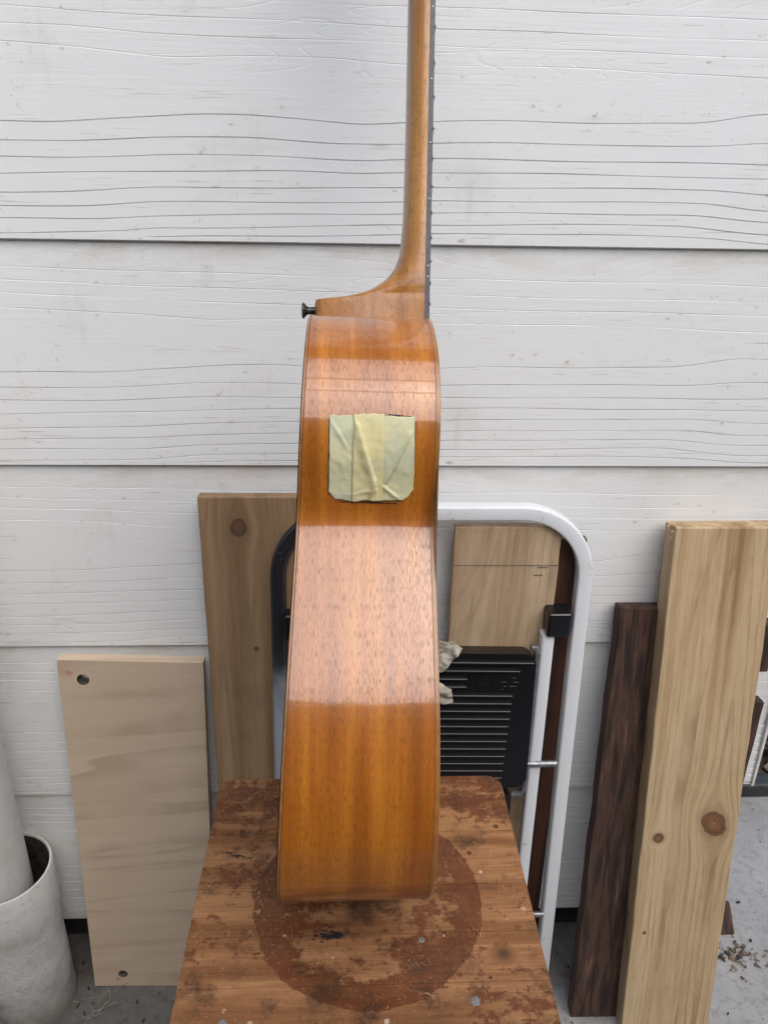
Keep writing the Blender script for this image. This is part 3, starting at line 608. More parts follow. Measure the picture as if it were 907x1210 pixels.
for sx in (1, -1):
    cx = 0.11 + sx * 0.1655
    top_x = 0.2765 if sx > 0 else -0.0565
    st = tube('rear_strut', [lp(top_x, 0.694, -0.006), lp(top_x - sx * 0.001, 0.5, -0.006), lp(top_x - sx * 0.003, 0.2, -0.006), lp(top_x - sx * 0.004, 0.01, -0.006)], 0, M['ladder'], lad, section=rrect(0.0185, 0.020, 0.004))
    cxx = 0.2885 if sx > 0 else -0.0745
    bm = bmesh.new(); a = lp(cxx - 0.0165, 0.694, -0.021); b = lp(cxx + 0.0165, 0.732, 0.010)
    bm_box(bm, (a.x, a.y, a.z), (b.x, b.y, b.z), 0.004, 3); obj_bm('strut_cap', bm, M['blackplastic'], lad)
    tube('spacer_bolt', [lp(0.11 + sx * 0.146, 0.478, -0.016), lp(0.11 + sx * 0.197, 0.478, -0.016)], 0.0052, M['galv'], lad)
    tube('spacer_bolt', [lp(0.11 + sx * 0.166, 0.181, -0.016), lp(0.11 + sx * 0.203, 0.181, -0.016)], 0.0045, M['galv'], lad)
    rodx = 0.2635 if sx > 0 else -0.0435
    tube('tread_bracket', [lp(rodx - sx * 0.010, 0.676, -0.014), lp(rodx - sx * 0.003, 0.6745, -0.014), lp(rodx, 0.664, -0.014), lp(rodx - sx * 0.0005, 0.58, -0.014), lp(rodx - sx * 0.001, 0.487, -0.014), lp(rodx, 0.45, -0.012),
                              lp(rodx - sx * 0.001, 0.43, -0.012), lp(rodx - sx * 0.006, 0.421, -0.012), lp(rodx - sx * 0.02, 0.419, -0.012)], 0, M['greyrod'], lad, section=rrect(0.0085, 0.010, 0.003))
    tube('foot_cap', [lp(0.11 + sx * 0.2165 - (0.0025 if sx < 0 else 0), 0.0), lp(0.11 + sx * 0.2165 - (0.0025 if sx < 0 else 0), 0.022)], 0, M['ladder'], lad, section=rrect(0.0245, 0.029, 0.005))
def rounded_slab(x0, x1, z0, z1, r, y0, y1, bev):
    bm = bmesh.new(); pts = []
    for (cx, cz, a0) in ((x1 - r, z1 - r, 0), (x0 + r, z1 - r, 90), (x0 + r, z0 + r, 180), (x1 - r, z0 + r, 270)):
        for k in range(7): a = R(a0 + 15 * k); pts.append((cx + r * math.cos(a), cz + r * math.sin(a)))
    f = bm.faces.new([bm.verts.new((x, y0, z)) for x, z in pts])
    r2 = bmesh.ops.extrude_face_region(bm, geom=[f])
    for g in r2['geom']:
        if isinstance(g, bmesh.types.BMVert): g.co.y = y1
    es = [e for e in bm.edges if len(e.link_faces) == 2 and e.calc_face_angle(0) > 1.2]
    bmesh.ops.bevel(bm, geom=es, offset=bev, segments=3, affect='EDGES', profile=0.5)
    return bm
# upper tread: a slab leaning back, its ribs, emblem and lettering strokes as sub-parts
tr = obj_bm('tread', rounded_slab(-0.146, 0.146, 0, 0.212, 0.018, 0, 0.026, 0.004), M['blackplastic'], lad)
tr.location = (0.0, -0.018, 0.464); tr.rotation_euler = (R(-9.5), R(1.2), 0)
def trbox(name, x0, x1, z, h=0.0042, d=0.0050, parent=tr):
    bm = bmesh.new(); bm_box(bm, (x0, -d, z - h / 2), (x1, 0.001, z + h / 2), 0.0020, 4); return obj_bm(name, bm, M['blackplastic'], parent)
zz = [0.199, 0.1865, 0.174, 0.162, 0.1485, 0.1365, 0.1245, 0.1125, 0.1005, 0.0890, 0.0770, 0.0650, 0.0530, 0.0412, 0.0295, 0.0178]
for i, z in enumerate(zz):
    e = 0.143 if i == 0 else 0.124 if i == 1 else 0.050 if i in (2, 3) else 0.1185 - 0.0006 * i
    trbox('tread_rib', -e if i > 3 else -min(e + 0.07, 0.12), e, z)
bm = bmesh.new()
for k in range(36):
    a0, a1 = 2 * math.pi * k / 36, 2 * math.pi * (k + 1) / 36
    q = [bm.verts.new((0.0745 + rr * math.cos(a), yy, 0.1675 + rr * math.sin(a))) for a in (a0, a1) for rr, yy in ((0.0105, 0.0005), (0.0110, -0.0014), (0.0122, -0.0014), (0.0127, 0.0005))]
    for j in range(3): bm.faces.new((q[j], q[j + 1], q[4 + j + 1], q[4 + j]))
bmesh.ops.remove_doubles(bm, verts=bm.verts, dist=1e-5)
em = obj_bm('round_emblem', bm, M['blackplastic'], tr)
bm = bmesh.new()
for (x0, x1, z) in ((0.067, 0.082, 0.1725), (0.0655, 0.0715, 0.1675), (0.0735, 0.077, 0.1690), (0.079, 0.0835, 0.1675), (0.067, 0.073, 0.1640), (0.0755, 0.0815, 0.1640), (0.071, 0.078, 0.1605), (0.0705, 0.0785, 0.1755)):
    bm_box(bm, (x0, -0.0014, z - 0.0005), (x1, 0.0004, z + 0.0005))
bm_box(bm, (0.0740, -0.00135, 0.160), (0.0750, 0.0004, 0.1752))
obj_bm('emblem_strokes', bm, M['blackplastic'], tr)
bm = bmesh.new()
for (x0, x1, z) in ((0.113, 0.119, 0.1755), (0.115, 0.123, 0.1690), (0.1095, 0.121, 0.1625), (0.099, 0.106, 0.1690), (0.101, 0.106, 0.1625), (0.0985, 0.1015, 0.1575)):
    bm_box(bm, (x0, -0.0016, z - 0.0007), (x1, 0.0004, z + 0.0007), 0.0003, 1)
obj_bm('moulded_logo', bm, M['blackplastic'], tr)
t2 = obj_bm('lower_tread', rounded_slab(-0.132, 0.132, 0, 0.20, 0.014, 0, 0.026, 0.004), M['blackplastic'], lad); t2.location = (0.0, -0.010, 0.232); t2.rotation_euler = (R(-4), 0, 0)
for i in range(9):
    bm = bmesh.new(); bm_box(bm, (-0.11, -0.0030, 0.17 - i * 0.0185), (0.108, 0.001, 0.1735 - i * 0.0185), 0.0012, 2); obj_bm('tread_rib', bm, M['blackplastic'], t2)
# crumpled tape scraps on the tread beside the guitar
def scrap(name, label, poly, y, seed, ny=20):
    vs = []; n = ny; fs = []
    P = [Vector((a, 0, b)) for a, b in poly]
    for j in range(n + 1):
        for i in range(n + 1):
            u, v = i / n, j / n
            p = P[0] * (1 - u) * (1 - v) + P[1] * u * (1 - v) + P[2] * u * v + P[3] * (1 - u) * v
            q = (p.x * 60, p.z * 60, seed)
            dy = 0.012 * abs(mnoise.noise((p.x * 45 + p.z * 30, p.z * 22 - p.x * 25, seed))) + 0.0015 * mnoise.noise((p.x * 160, p.z * 160, seed))
            vs.append((p.x + 0.003 * mnoise.noise((q[0] * .6, q[1] * .6, seed + 5)), y - dy, p.z + 0.003 * mnoise.noise((q[0] * .6, q[1] * .6, seed + 9))))
    for j in range(n):
        for i in range(n): fs.append((j * (n + 1) + i, j * (n + 1) + i + 1, (j + 1) * (n + 1) + i + 1, (j + 1) * (n + 1) + i))
    o = link(name, vs, fs, M['paper'], None, False)
    s = o.modifiers.new('thickness', 'SOLIDIFY'); s.thickness = 0.0008
    return tag(o, label, 'tape scrap', 'crumpled tape scraps')
scrap('tape_scrap', 'upper crumpled cream tape scrap over the corner of the black tread', [(0.098, 0.650), (0.128, 0.660), (0.152, 0.698), (0.118, 0.712)], 0.874, 1.0)
scrap('tape_scrap', 'lower small cream tape scrap on the black tread beside the guitar', [(0.100, 0.604), (0.142, 0.608), (0.139, 0.634), (0.104, 0.652)], 0.872, 4.0)

# ------------------------------------------------------------------ stool
ZS = 0.684
stool = empty('stool', (0.012, 0.49, 0.0), 'worn wooden workshop stool with patchy red varnish and a round stain', 'stool')
SO = Vector(stool.location)
X0, X1, YB, YF = -0.1385, 0.1615, 0.6465, 0.315
def rounded_top(y0, y1, rc0, rc1):
    """one board of the seat, running left to right; rc rounds the outer corners at y0 (front) / y1 (back)"""
    bm = bmesh.new(); pts = []
    def corner(cx, cy, a0, r):
        if r <= 0: pts.append((cx, cy)); return
        sx = 1 if a0 in (0, 270) else -1; sy = 1 if a0 in (0, 90) else -1
        for k in range(6): a = R(a0 + 18 * k); pts.append((cx - sx * r + r * math.cos(a), cy - sy * r + r * math.sin(a)))
    corner(X1, y1, 0, rc1); corner(X0, y1, 90, rc1); corner(X0, y0, 180, rc0); corner(X1, y0, 270, rc0)
    f = bm.faces.new([bm.verts.new((x, y, ZS)) for x, y in pts])
    r2 = bmesh.ops.extrude_face_region(bm, geom=[f])
    for g in r2['geom']:
        if isinstance(g, bmesh.types.BMVert): g.co.z = ZS - 0.024
    return bm
seams = [YB, 0.570, 0.508, 0.459, 0.414, 0.366, YF]
for i in range(6):
    bm = rounded_top(seams[i + 1] + 0.0002, seams[i] - (0.0002 if i else 0), 0.016 if i == 5 else 0, 0.016 if i == 0 else 0)
    o = obj_bm('seat_board', bm, M['stool'], stool); o.matrix_parent_inverse = Matrix.Translation(-SO)
    b = o.modifiers.new('bevel', 'BEVEL'); b.width = 0.00035 ; b.segments = 1; b.limit_method = 'ANGLE'; b.angle_limit = R(50)
for (x, y) in ((-0.085, 0.59), (0.105, 0.59), (-0.085, 0.37), (0.105, 0.37)):
    sx = -1 if x < 0 else 1; sy = 1 if y > 0.48 else -1
    o = tube('leg', [(x, y, ZS - 0.026), (x + sx * 0.01, y + sy * 0.0, 0.0)], 0, M['stool'], stool, section=rrect(0.036, 0.036, 0.004)); o.matrix_parent_inverse = Matrix.Translation(-SO)
for (lo, hi) in (((-0.10, 0.575, 0.58), (0.12, 0.593, ZS - 0.0255)), ((-0.10, 0.367, 0.58), (0.12, 0.385, ZS - 0.0255)), ((-0.10, 0.386, 0.58), (-0.082, 0.574, ZS - 0.0255)), ((0.102, 0.386, 0.58), (0.12, 0.574, ZS - 0.0255))):
    o = box('apron', lo, hi, M['stool'], stool, 0.002); o.matrix_parent_inverse = Matrix.Translation(-SO)
# flat black scorch / paint marks and nail heads on the seat
def seat_px(x, y): return (x, y)
def blot(name, pts, mat, r0, r1, seed, squash=0.5):
    rg = random.Random(seed); bm = bmesh.new()
    for (cx, cy, k) in pts:
        n = 11; vs = []
        for a in range(n):
            r = rg.uniform(r0, r1) * k; vs.append(bm.verts.new((cx + r * math.cos(2 * math.pi * a / n), cy + r * squash * math.sin(2 * math.pi * a / n), ZS + 0.00025 + rg.uniform(0, 0.00008))))
        bm.faces.new(vs)
    o = obj_bm(name, bm, mat, stool); o.matrix_parent_inverse = Matrix.Translation(-SO); return o
rg = random.Random(3)
blot('burn_mark', [(-0.0215 + rg.gauss(0, 0.0055), 0.4585 + rg.gauss(0, 0.0028), rg.uniform(0.5, 1.3)) for _ in range(34)] + [(-0.011 + rg.gauss(0, 0.003), 0.4585 + rg.gauss(0, 0.002), rg.uniform(1.0, 2.0)) for _ in range(10)], M['blackmark'], 0.0006, 0.0028, 5)
blot('black_paint_mark', [(-0.122 + 0.004 * k + rg.gauss(0, 0.001), 0.549 - 0.0013 * k + rg.gauss(0, 0.0012), rg.uniform(0.5, 1.2)) for k in range(9)], M['blackmark'], 0.001, 0.0034, 6, 0.35)
for (x, y, r) in ((0.098, 0.398, 0.0040), (0.060, 0.452, 0.0026), (-0.098, 0.386, 0.0032)):
    o = lathe('nail_head', [(r, 0.0), (r * 0.85, 0.00025), (0.0001, 0.0003)], M['nail'], stool, 16, 'Z', (x, y, ZS + 0.0002)); o.matrix_parent_inverse = Matrix.Translation(-SO)

# ------------------------------------------------------------------ pipes at left
PX, PY = -0.536, 0.886
dp = lathe('drain_pipe', [(0.071, -0.01), (0.0695, 0.03), (0.068, 0.12), (0.0675, 0.180), (0.0685, 0.195), (0.0715, 0.208), (0.0722, 0.23), (0.0722, 0.292), (0.0712, 0.2945), (0.0682, 0.2945), (0.0672, 0.291)], M['pipe'], n=64)
dp.location = (PX, PY, 0); tag(dp, 'wide white drain pipe socket, mud splashed, standing on the floor at left', 'pipe', 'white pipes')
lathe('pipe_throat', [(0.0672, 0.2912), (0.0665, 0.27), (0.066, 0.05), (0.001, 0.05)], M['gunk'], dp, 48)
pp = lathe('downpipe', [(0.052, 0.05), (0.052, 2.38), (0.049, 2.38), (0.049, 0.05)], M['pipe2'], n=56)
pp.location = (PX - 0.0122, PY - 0.006, 0); tag(pp, 'narrow white downpipe dropping into the wide drain pipe', 'pipe', 'white pipes')

# ------------------------------------------------------------------ guitar
OUT_WU, OUT_WW, OUT_WL, BODY_L = 0.1398, 0.1215, 0.1756, 0.49
def catmull(P, n=14):
    P = np.array(P, float); Q = np.vstack([2 * P[0] - P[1], P, 2 * P[-1] - P[-2]]); o = []
    for i in range(1, len(Q) - 2):
        t = np.linspace(0, 1, n, endpoint=False)[:, None]
        o.append(.5 * ((2 * Q[i]) + (-Q[i - 1] + Q[i + 1]) * t + (2 * Q[i - 1] - 5 * Q[i] + 4 * Q[i + 1] - Q[i + 2]) * t * t + (-Q[i - 1] + 3 * Q[i] - 3 * Q[i + 1] + Q[i + 2]) * t ** 3))
    o.append(P[-1:]); return np.vstack(o)
wu, ww, wl = OUT_WU, OUT_WW, OUT_WL; dd = wl - ww
half = catmull([(0.0, .0), (0.0, .026), (.002, .055), (.012, .085), (.035, .84 * wu), (.062, .96 * wu), (.09, wu), (.115, .985 * wu), (.14, ww + .42 * (wu - ww)), (.160, ww + .07 * (wu - ww)), (.176, ww + .05 * dd), (.20, ww + .2 * dd),
                (.245, ww + .53 * dd), (.29, ww + .83 * dd), (.33, ww + .97 * dd), (.36, wl), (.40, .965 * wl), (.435, .86 * wl), (.462, .67 * wl), (.48, .42 * wl), (.488, .2 * wl), (.49, 0)])
# even spacing + light smoothing so that reflections flow
def resample(P, n):
    d = np.r_[0, np.cumsum(np.linalg.norm(np.diff(P, axis=0), axis=1))]; t = np.linspace(0, d[-1], n)
    return np.stack([np.interp(t, d, P[:, k]) for k in range(2)], 1)
half = resample(half, 261)
full = np.vstack([half, np.stack([half[-2:0:-1, 0], -half[-2:0:-1, 1]], 1)])      # closed loop: treble side, then bass side
kern = np.hanning(9)[1:-1]; kern /= kern.sum()
pad = np.vstack([full[-4:], full, full[:4]])
sm = np.stack([np.convolve(pad[:, k], kern, 'same')[4:-4] for k in range(2)], 1); full = sm
NL = len(full)
tang = np.roll(full, -1, 0) - np.roll(full, 1, 0); tang /= np.linalg.norm(tang, axis=1)[:, None]
# local frame: x = towards the soundboard (right), y = away from the camera, z = up the neck.  (s, w) -> (y, z) = (-w, -s)
yz = np.stack([-full[:, 1], -full[:, 0]], 1)
nrm = np.stack([tang[:, 0] * -1.0, tang[:, 1]], 1)     # outward normal in (y, z), fixed below
cen = yz.mean(0)
if ((nrm * (yz - cen)).sum(1)).mean() < 0: nrm = -nrm
def depth(s): return 0.0953 + (0.1141 - 0.0953) * s / BODY_L
def smoothbell(t): return math.sin(math.pi * min(1, max(0, t)))
D_ = np.array([depth(s) for s in full[:, 0]])
arc_len = np.r_[0, np.cumsum(np.linalg.norm(np.diff(yz, axis=0), axis=1))]

gt = empty('guitar', (0.0607, 0.6963, 1.156), 'acoustic guitar seen from its side, orange mahogany, leaning on the wall from the stool', 'guitar')
lam, rol, yaw = R(20.07), R(0.88), R(1.84)
a_ = Vector((math.sin(rol), math.sin(lam), 0)); a_.z = math.sqrt(1 - a_.x ** 2 - a_.y ** 2)
c_ = Vector((math.cos(yaw), math.sin(yaw), 0)); c_ = (c_ - a_ * a_.dot(c_)).normalized(); y_ = a_.cross(c_)
gm = Matrix((c_, y_, a_)).transposed().to_4x4(); gm.translation = gt.location; gt.matrix_world = gm

def side_strip(name, fa, fb, off, mat, ncross=7, uv=True, belly=0.0):
    """surface between two x-functions of the loop, pushed out by off"""
    vs = []; fs = []
    for i in range(NL):
        for j in range(ncross):
            t = j / (ncross - 1); x = fa[i] * (1 - t) + fb[i] * t
            o = off - belly * (2 * t - 1) ** 4
            vs.append((x, yz[i, 0] + nrm[i, 0] * o, yz[i, 1] + nrm[i, 1] * o))
    for i in range(NL):
        k = (i + 1) % NL
        for j in range(ncross - 1): fs.append((i * ncross + j, i * ncross + j + 1, k * ncross + j + 1, k * ncross + j))
    o = link(name, vs, fs, mat, gt, True)
    bm = bmesh.new(); bm.from_mesh(o.data); bmesh.ops.recalc_face_normals(bm, faces=bm.faces); bm.to_mesh(o.data); bm.free()
    ul = o.data.uv_layers.new(name='UVMap')
    for poly in o.data.polygons:
        for li in poly.loop_indices:
            vi = o.data.loops[li].vertex_index; i = vi // ncross
            v = arc_len[i] if not (i == 0 and max(o.data.loops[q].vertex_index // ncross for q in poly.loop_indices) > 100) else arc_len[-1]
            ul.data[li].uv = (vs[vi][0], v)
    return o
side_strip('body_side', -D_ + 0.0014, np.full(NL, -0.0022), 0.0, M['side'], 9, belly=0.0002)
def ring_solid(name, x0, x1, r_in, r_out, mat):
    vs = []; fs = []; n = 4
    for i in range(NL):
        for (x, r) in ((x0[i], r_in), (x0[i], r_out), (x1[i], r_out), (x1[i], r_in)):
            vs.append((x, yz[i, 0] + nrm[i, 0] * r, yz[i, 1] + nrm[i, 1] * r))
    for i in range(NL):
        k = (i + 1) % NL
        for j in range(4): fs.append((i * 4 + j, i * 4 + (j + 1) % 4, k * 4 + (j + 1) % 4, k * 4 + j))
    o = link(name, vs, fs, mat, gt, False)
    bm = bmesh.new(); bm.from_mesh(o.data); bmesh.ops.recalc_face_normals(bm, faces=bm.faces)
    bmesh.ops.bevel(bm, geom=[e for e in bm.edges if e.calc_face_angle(0) > 1.0], offset=0.0004, segments=1, affect='EDGES'); bm.to_mesh(o.data); bm.free()
    return o
z0 = np.zeros(NL)
ring_solid('binding', z0 - 0.0022, z0 + 0.0014, -0.004, 0.0003, M['binding'])
ring_solid('binding', -D_ - 0.0004, -D_ + 0.0014, -0.004, 0.0003, M['binding'])
ring_solid('purfling', -D_ + 0.0014, -D_ + 0.0020, -0.004, 0.00012, M['ebony'])
def plate(name, xf, inset, mat):
    bm = bmesh.new(); vs = [bm.verts.new((xf(full[i, 0]), yz[i, 0] - nrm[i, 0] * inset, yz[i, 1] - nrm[i, 1] * inset)) for i in range(0, NL, 2)]
    f = bm.faces.new(vs); bmesh.ops.triangulate(bm, faces=[f]); return obj_bm(name, bm, mat, gt)
plate('soundboard', lambda s: 0.0012, 0.002, M['spruce'])
plate('back_plate', lambda s: -depth(s) - 0.001, 0.002, M['backwood'])
lathe('sound_hole', [(0.0, 0.0022), (0.048, 0.0022)], M['blackmark'], gt, 40, 'X', (0, 0, -0.145))
lathe('rosette', [(0.049, 0.0014), (0.049, 0.0024), (0.058, 0.0024), (0.058, 0.0014)], M['binding'], gt, 40, 'X', (0, 0, -0.145))
bm = bmesh.new(); bm_box(bm, (0.0012, -0.075, -0.330), (0.009, 0.075, -0.303), 0.003); obj_bm('bridge', bm, M['ebony'], gt)

# neck and heel, one lofted mesh
tab = [(0.0, -.0935), (.0180, -.0928), (.0212, -.0922), (.0219, -.0867), (.0228, -.077), (.024, -.068), (.0275, -.053), (.0323, -.0418), (.0401, -.0306), (.0508, -.0224), (.0643, -.0182), (.0828, -.0162), (.116, -.0154), (.174, -.0150), (.282, -.0149), (.352, -.0146)]
ts = np.array([p[0] for p in tab]); tc = np.array([p[1] for p in tab])
ss_ = np.r_[np.linspace(0.0, .021, 6), np.linspace(.0213, .03, 22), np.linspace(.0308, .06, 22), np.linspace(.064, .352, 28)]
cbs = np.interp(ss_, ts, tc)
kk = np.hanning(7)[1:-1]; kk /= kk.sum()
cb_s = np.convolve(np.pad(cbs, 2, 'edge'), kk, 'valid'); cbs = np.where((ss_ > .0235), cb_s, cbs)
def half_width(s): return 0.0262 - 0.0047 * min(1, max(0, s / 0.349))
NU = 26; vs = []; fs = []; CT = 0.0018
for s, cb in zip(ss_, cbs):
    T = CT - cb; W = half_width(s); k = min(1, max(0, (T - .020) / .045)); k = k * k * (3 - 2 * k)
    for j in range(NU):
        th = math.pi * j / (NU - 1)                    # 0 = treble edge at fingerboard, pi = bass edge
        u = math.sin(th); sg = 1 if th < math.pi / 2 else -1
        u = u ** (1.0 - 0.35 * k)
        shaft = W * max(0, 1 - u ** 2.3) ** 0.5
        dep = u * T
        hw = (W - (W - .0125) * min(1, dep / .085) ** 0.75) * max(0, 1 - u ** 9) ** 0.5
        w = shaft * (1 - k) + hw * k
        vs.append((CT - u * T, -sg * w, s))
n = len(ss_)
for i in range(n - 1):
    for j in range(NU):
        fs.append((i * NU + j, i * NU + (j + 1) % NU, (i + 1) * NU + (j + 1) % NU, (i + 1) * NU + j))
fs.append(tuple(range(NU))); fs.append(tuple((n - 1) * NU + j for j in range(NU)))
nk = link('neck', vs, fs, M['neck'], gt, True)
bm = bmesh.new(); bm.from_mesh(nk.data); bmesh.ops.recalc_face_normals(bm, faces=bm.faces); bm.to_mesh(nk.data); bm.free()
nk.modifiers.new('edges', 'EDGE_SPLIT').split_angle = R(48)
# fingerboard with frets and side dots
bm = bmesh.new(); q = []
for s in (-0.115, 0.349):
    W = half_width(max(0, s)) + 0.0002
    q.append([bm.verts.new(p) for p in ((CT + 0.0001, -W, s), (0.0064, -W, s), (0.0064, W, s), (CT + 0.0001, W, s))])
for j in range(4): bm.faces.new((q[0][j], q[0][(j + 1) % 4], q[1][(j + 1) % 4], q[1][j]))
bm.faces.new(q[0]); bm.faces.new(q[1][::-1])
fb = obj_bm('fingerboard', bm, M['ebony'], gt)
SC = 0.63
def fret_s(nf): return SC * (2 ** (-nf / 12) - 2 ** (-14 / 12))
for nf in range(1, 20):
    s = fret_s(nf); W = half_width(max(0, s)) + 0.0006
    bm = bmesh.new(); bm_box(bm, (0.0060, -W, s - 0.0012), (0.0076, W, s + 0.0012), 0.0006, 2); obj_bm('fret', bm, M['fret'], fb)
for nf, off in ((1, 0), (3, 0), (5, 0), (7, 0), (9, 0), (12, -0.0045), (12, 0.0045)):
    s = 0.5 * (fret_s(nf) + fret_s(nf - 1)) + off; W = half_width(s) + 0.0002
    lathe('side_dot', [(0.0, 0.0), (0.0008, 0.0)], M['pearl'], fb, 10, 'Y', (0.0042, -W - 0.00012, s))
# headstock with tuners, above the frame, resting on the wall
bm = bmesh.new()
q = [[bm.verts.new(p) for p in ((x0, -w, s), (x0 + 0.014, -w, s), (x0 + 0.014, w, s), (x0, w, s))] for s, w, x0 in ((0.3495, 0.0215, -0.011), (0.385, 0.033, -0.020), (0.545, 0.036, -0.062))]
for i in range(2):
    for j in range(4): bm.faces.new((q[i][j], q[i][(j + 1) % 4], q[i + 1][(j + 1) % 4], q[i + 1][j]))
bm.faces.new(q[0]); bm.faces.new(q[2][::-1]); hsk = obj_bm('headstock', bm, M['neck'], gt)
for k in range(3):
    for sg in (-1, 1):
        s = 0.405 + 0.05 * k; x = -0.018 - 0.042 * (s - 0.385) / 0.16
        lathe('tuner', [(0.0, 0.0), (0.003, 0.0), (0.003, 0.018), (0.008, 0.022), (0.008, 0.032), (0.0, 0.034)], M['fret'], hsk, 14, 'Y', (x, sg * 0.034 if sg > 0 else -0.034 - 0.034, s))
# strap button on the heel
lathe('strap_button', [(0.0, -0.0118), (0.0052, -0.0118), (0.0072, -0.0108), (0.0070, -0.0098), (0.0042, -0.0074), (0.0032, -0.0055), (0.0034, -0.002), (0.0040, 0.002)], M['blackbtn'], gt, 28, 'X', (-0.0925, 0.0, 0.0118))
# masking tape patch: three strips following the side
i_tre = np.arange(0, 261)
def side_point(s, c, off):
    i = np.interp(s, full[20:240, 0], np.arange(20, 240)); i0 = int(i); f = i - i0
    p = yz[i0] * (1 - f) + yz[i0 + 1] * f; nn = nrm[i0] * (1 - f) + nrm[i0 + 1] * f
    return (c, p[0] + nn[0] * off, p[1] + nn[1] * off)
def ridge(c, s, c0, s0, c1, s1, w, h, two=False):
    """height of a fold running from (c0,s0) to (c1,s1)"""
    dx, dy = c1 - c0, s1 - s0; L2 = dx * dx + dy * dy; t = ((c - c0) * dx + (s - s0) * dy) / L2
    tt = min(1, max(0, t)); d = math.hypot(c - c0 - tt * dx, s - s0 - tt * dy)
    side = (c - c0) * dy - (s - s0) * dx
    ww2 = w * (0.35 if side > 0 else 1.6) if two else w
    return h * math.exp(-(d / ww2) ** 2) * (0.5 + 0.5 * math.sin(math.pi * min(1, max(0, 0.15 + 0.8 * tt))))
def tape_h(c, s):
    h = 0.0
    h += ridge(c, s, -0.0585, 0.095, -0.0445, 0.138, 0.0026, 0.0026, True)
    h += ridge(c, s, -0.0445, 0.134, -0.0485, 0.151, 0.0013, 0.0018, True)
    h += ridge(c, s, -0.0200, 0.101, -0.0360, 0.136, 0.0011, 0.0022, True)
    h += ridge(c, s, -0.0380, 0.139, -0.0240, 0.150, 0.0012, 0.0015, True)
    h += ridge(c, s, -0.0770, 0.093, -0.0660, 0.110, 0.0016, 0.0010, True)
    h += ridge(c, s, -0.0620, 0.145, -0.0450, 0.141, 0.0013, 0.0008, True)
    h += 0.0009 * mnoise.noise((c * 70, s * 70, 3.0)) + 0.0004 * mnoise.noise((c * 230, s * 190, 8.0))
    return h
for (c0, c1, lift, mat, sd) in ((-0.0785, -0.0595, 0.0004, 'tape_g', 1), (-0.0405, -0.0175, 0.0005, 'tape_g', 2), (-0.0615, -0.0392, 0.0012, 'tape_y', 3)):
    nx, ns = 34, 64; vs = []; fs = []
    for j in range(ns + 1):
        for i in range(nx + 1):
            u, v = i / nx, j / ns; c = c0 + (c1 - c0) * u
            top = 0.0885 + 0.0012 * mnoise.noise((c * 160, sd, 0.0)) + (-0.0012 if sd == 3 else 0)
            bot = 0.1500 + 0.0018 * mnoise.noise((c * 90, 1.0, 5.0)) + 0.0007 * mnoise.noise((c * 500, sd, 7.0))
            if c > -0.0235: bot -= (c + 0.0235) * 1.5
            if c < -0.0735: bot -= (-0.0735 - c) * 1.2
            s = top + (bot - top) * v
            cc = c + (0.0003 * mnoise.noise((s * 150, sd, 9.0)) if i in (0, 1, nx - 1, nx) else 0) + (0.0012 * v if sd == 2 and i > nx * 0.8 else 0)
            edge = min(u, 1 - u, v, 1 - v) * 14
            h = tape_h(cc, s) * min(1, edge) + lift
            vs.append(side_point(s, cc, max(h, 0.00025) + (0.0004 if sd == 3 else 0)))
    for j in range(ns):
        for i in range(nx): fs.append((j * (nx + 1) + i, j * (nx + 1) + i + 1, (j + 1) * (nx + 1) + i + 1, (j + 1) * (nx + 1) + i))
    o = link('tape_strip', vs, fs, M[mat], gt, True)
    if sd == 3: o['label'] = 'cream middle strip overlapping two greenish ones'
    so = o.modifiers.new('thickness', 'SOLIDIFY'); so.thickness = 0.0002; so.offset = 0

def cut_line(pts, w):
    vs = []; fs = []
    for i, (c, s) in enumerate(pts):
        c2, s2 = pts[min(i + 1, len(pts) - 1)]; c1, s1 = pts[max(i - 1, 0)]
        d = math.hypot(c2 - c1, s2 - s1); nx_, ny_ = -(s2 - s1) / d, (c2 - c1) / d; ww_ = w * (0.7 + 0.5 * mnoise.noise((c * 300, s * 300, 1.0)))
        vs += [side_point(s + ny_ * ww_, c + nx_ * ww_, 0.0003), side_point(s - ny_ * ww_, c - nx_ * ww_, 0.0003)]
    for i in range(len(pts) - 1): fs.append((2 * i, 2 * i + 1, 2 * i + 3, 2 * i + 2))
    return link('cut_edge', vs, fs, M['blackmark'], gt)
def seg(a, b, n=14): return [(a[0] + (b[0] - a[0]) * k / n, a[1] + (b[1] - a[1]) * k / n) for k in range(n + 1)]
cut_line(seg((-0.0788, 0.0905), (-0.0788, 0.146)), 0.0005)
cut_line(seg((-0.0365, 0.0873), (-0.0195, 0.0885)), 0.0006)
cut_line(seg((-0.0168, 0.092), (-0.0172, 0.145)), 0.0004)
cut_line(seg((-0.070, 0.1512), (-0.028, 0.1520)), 0.0005)

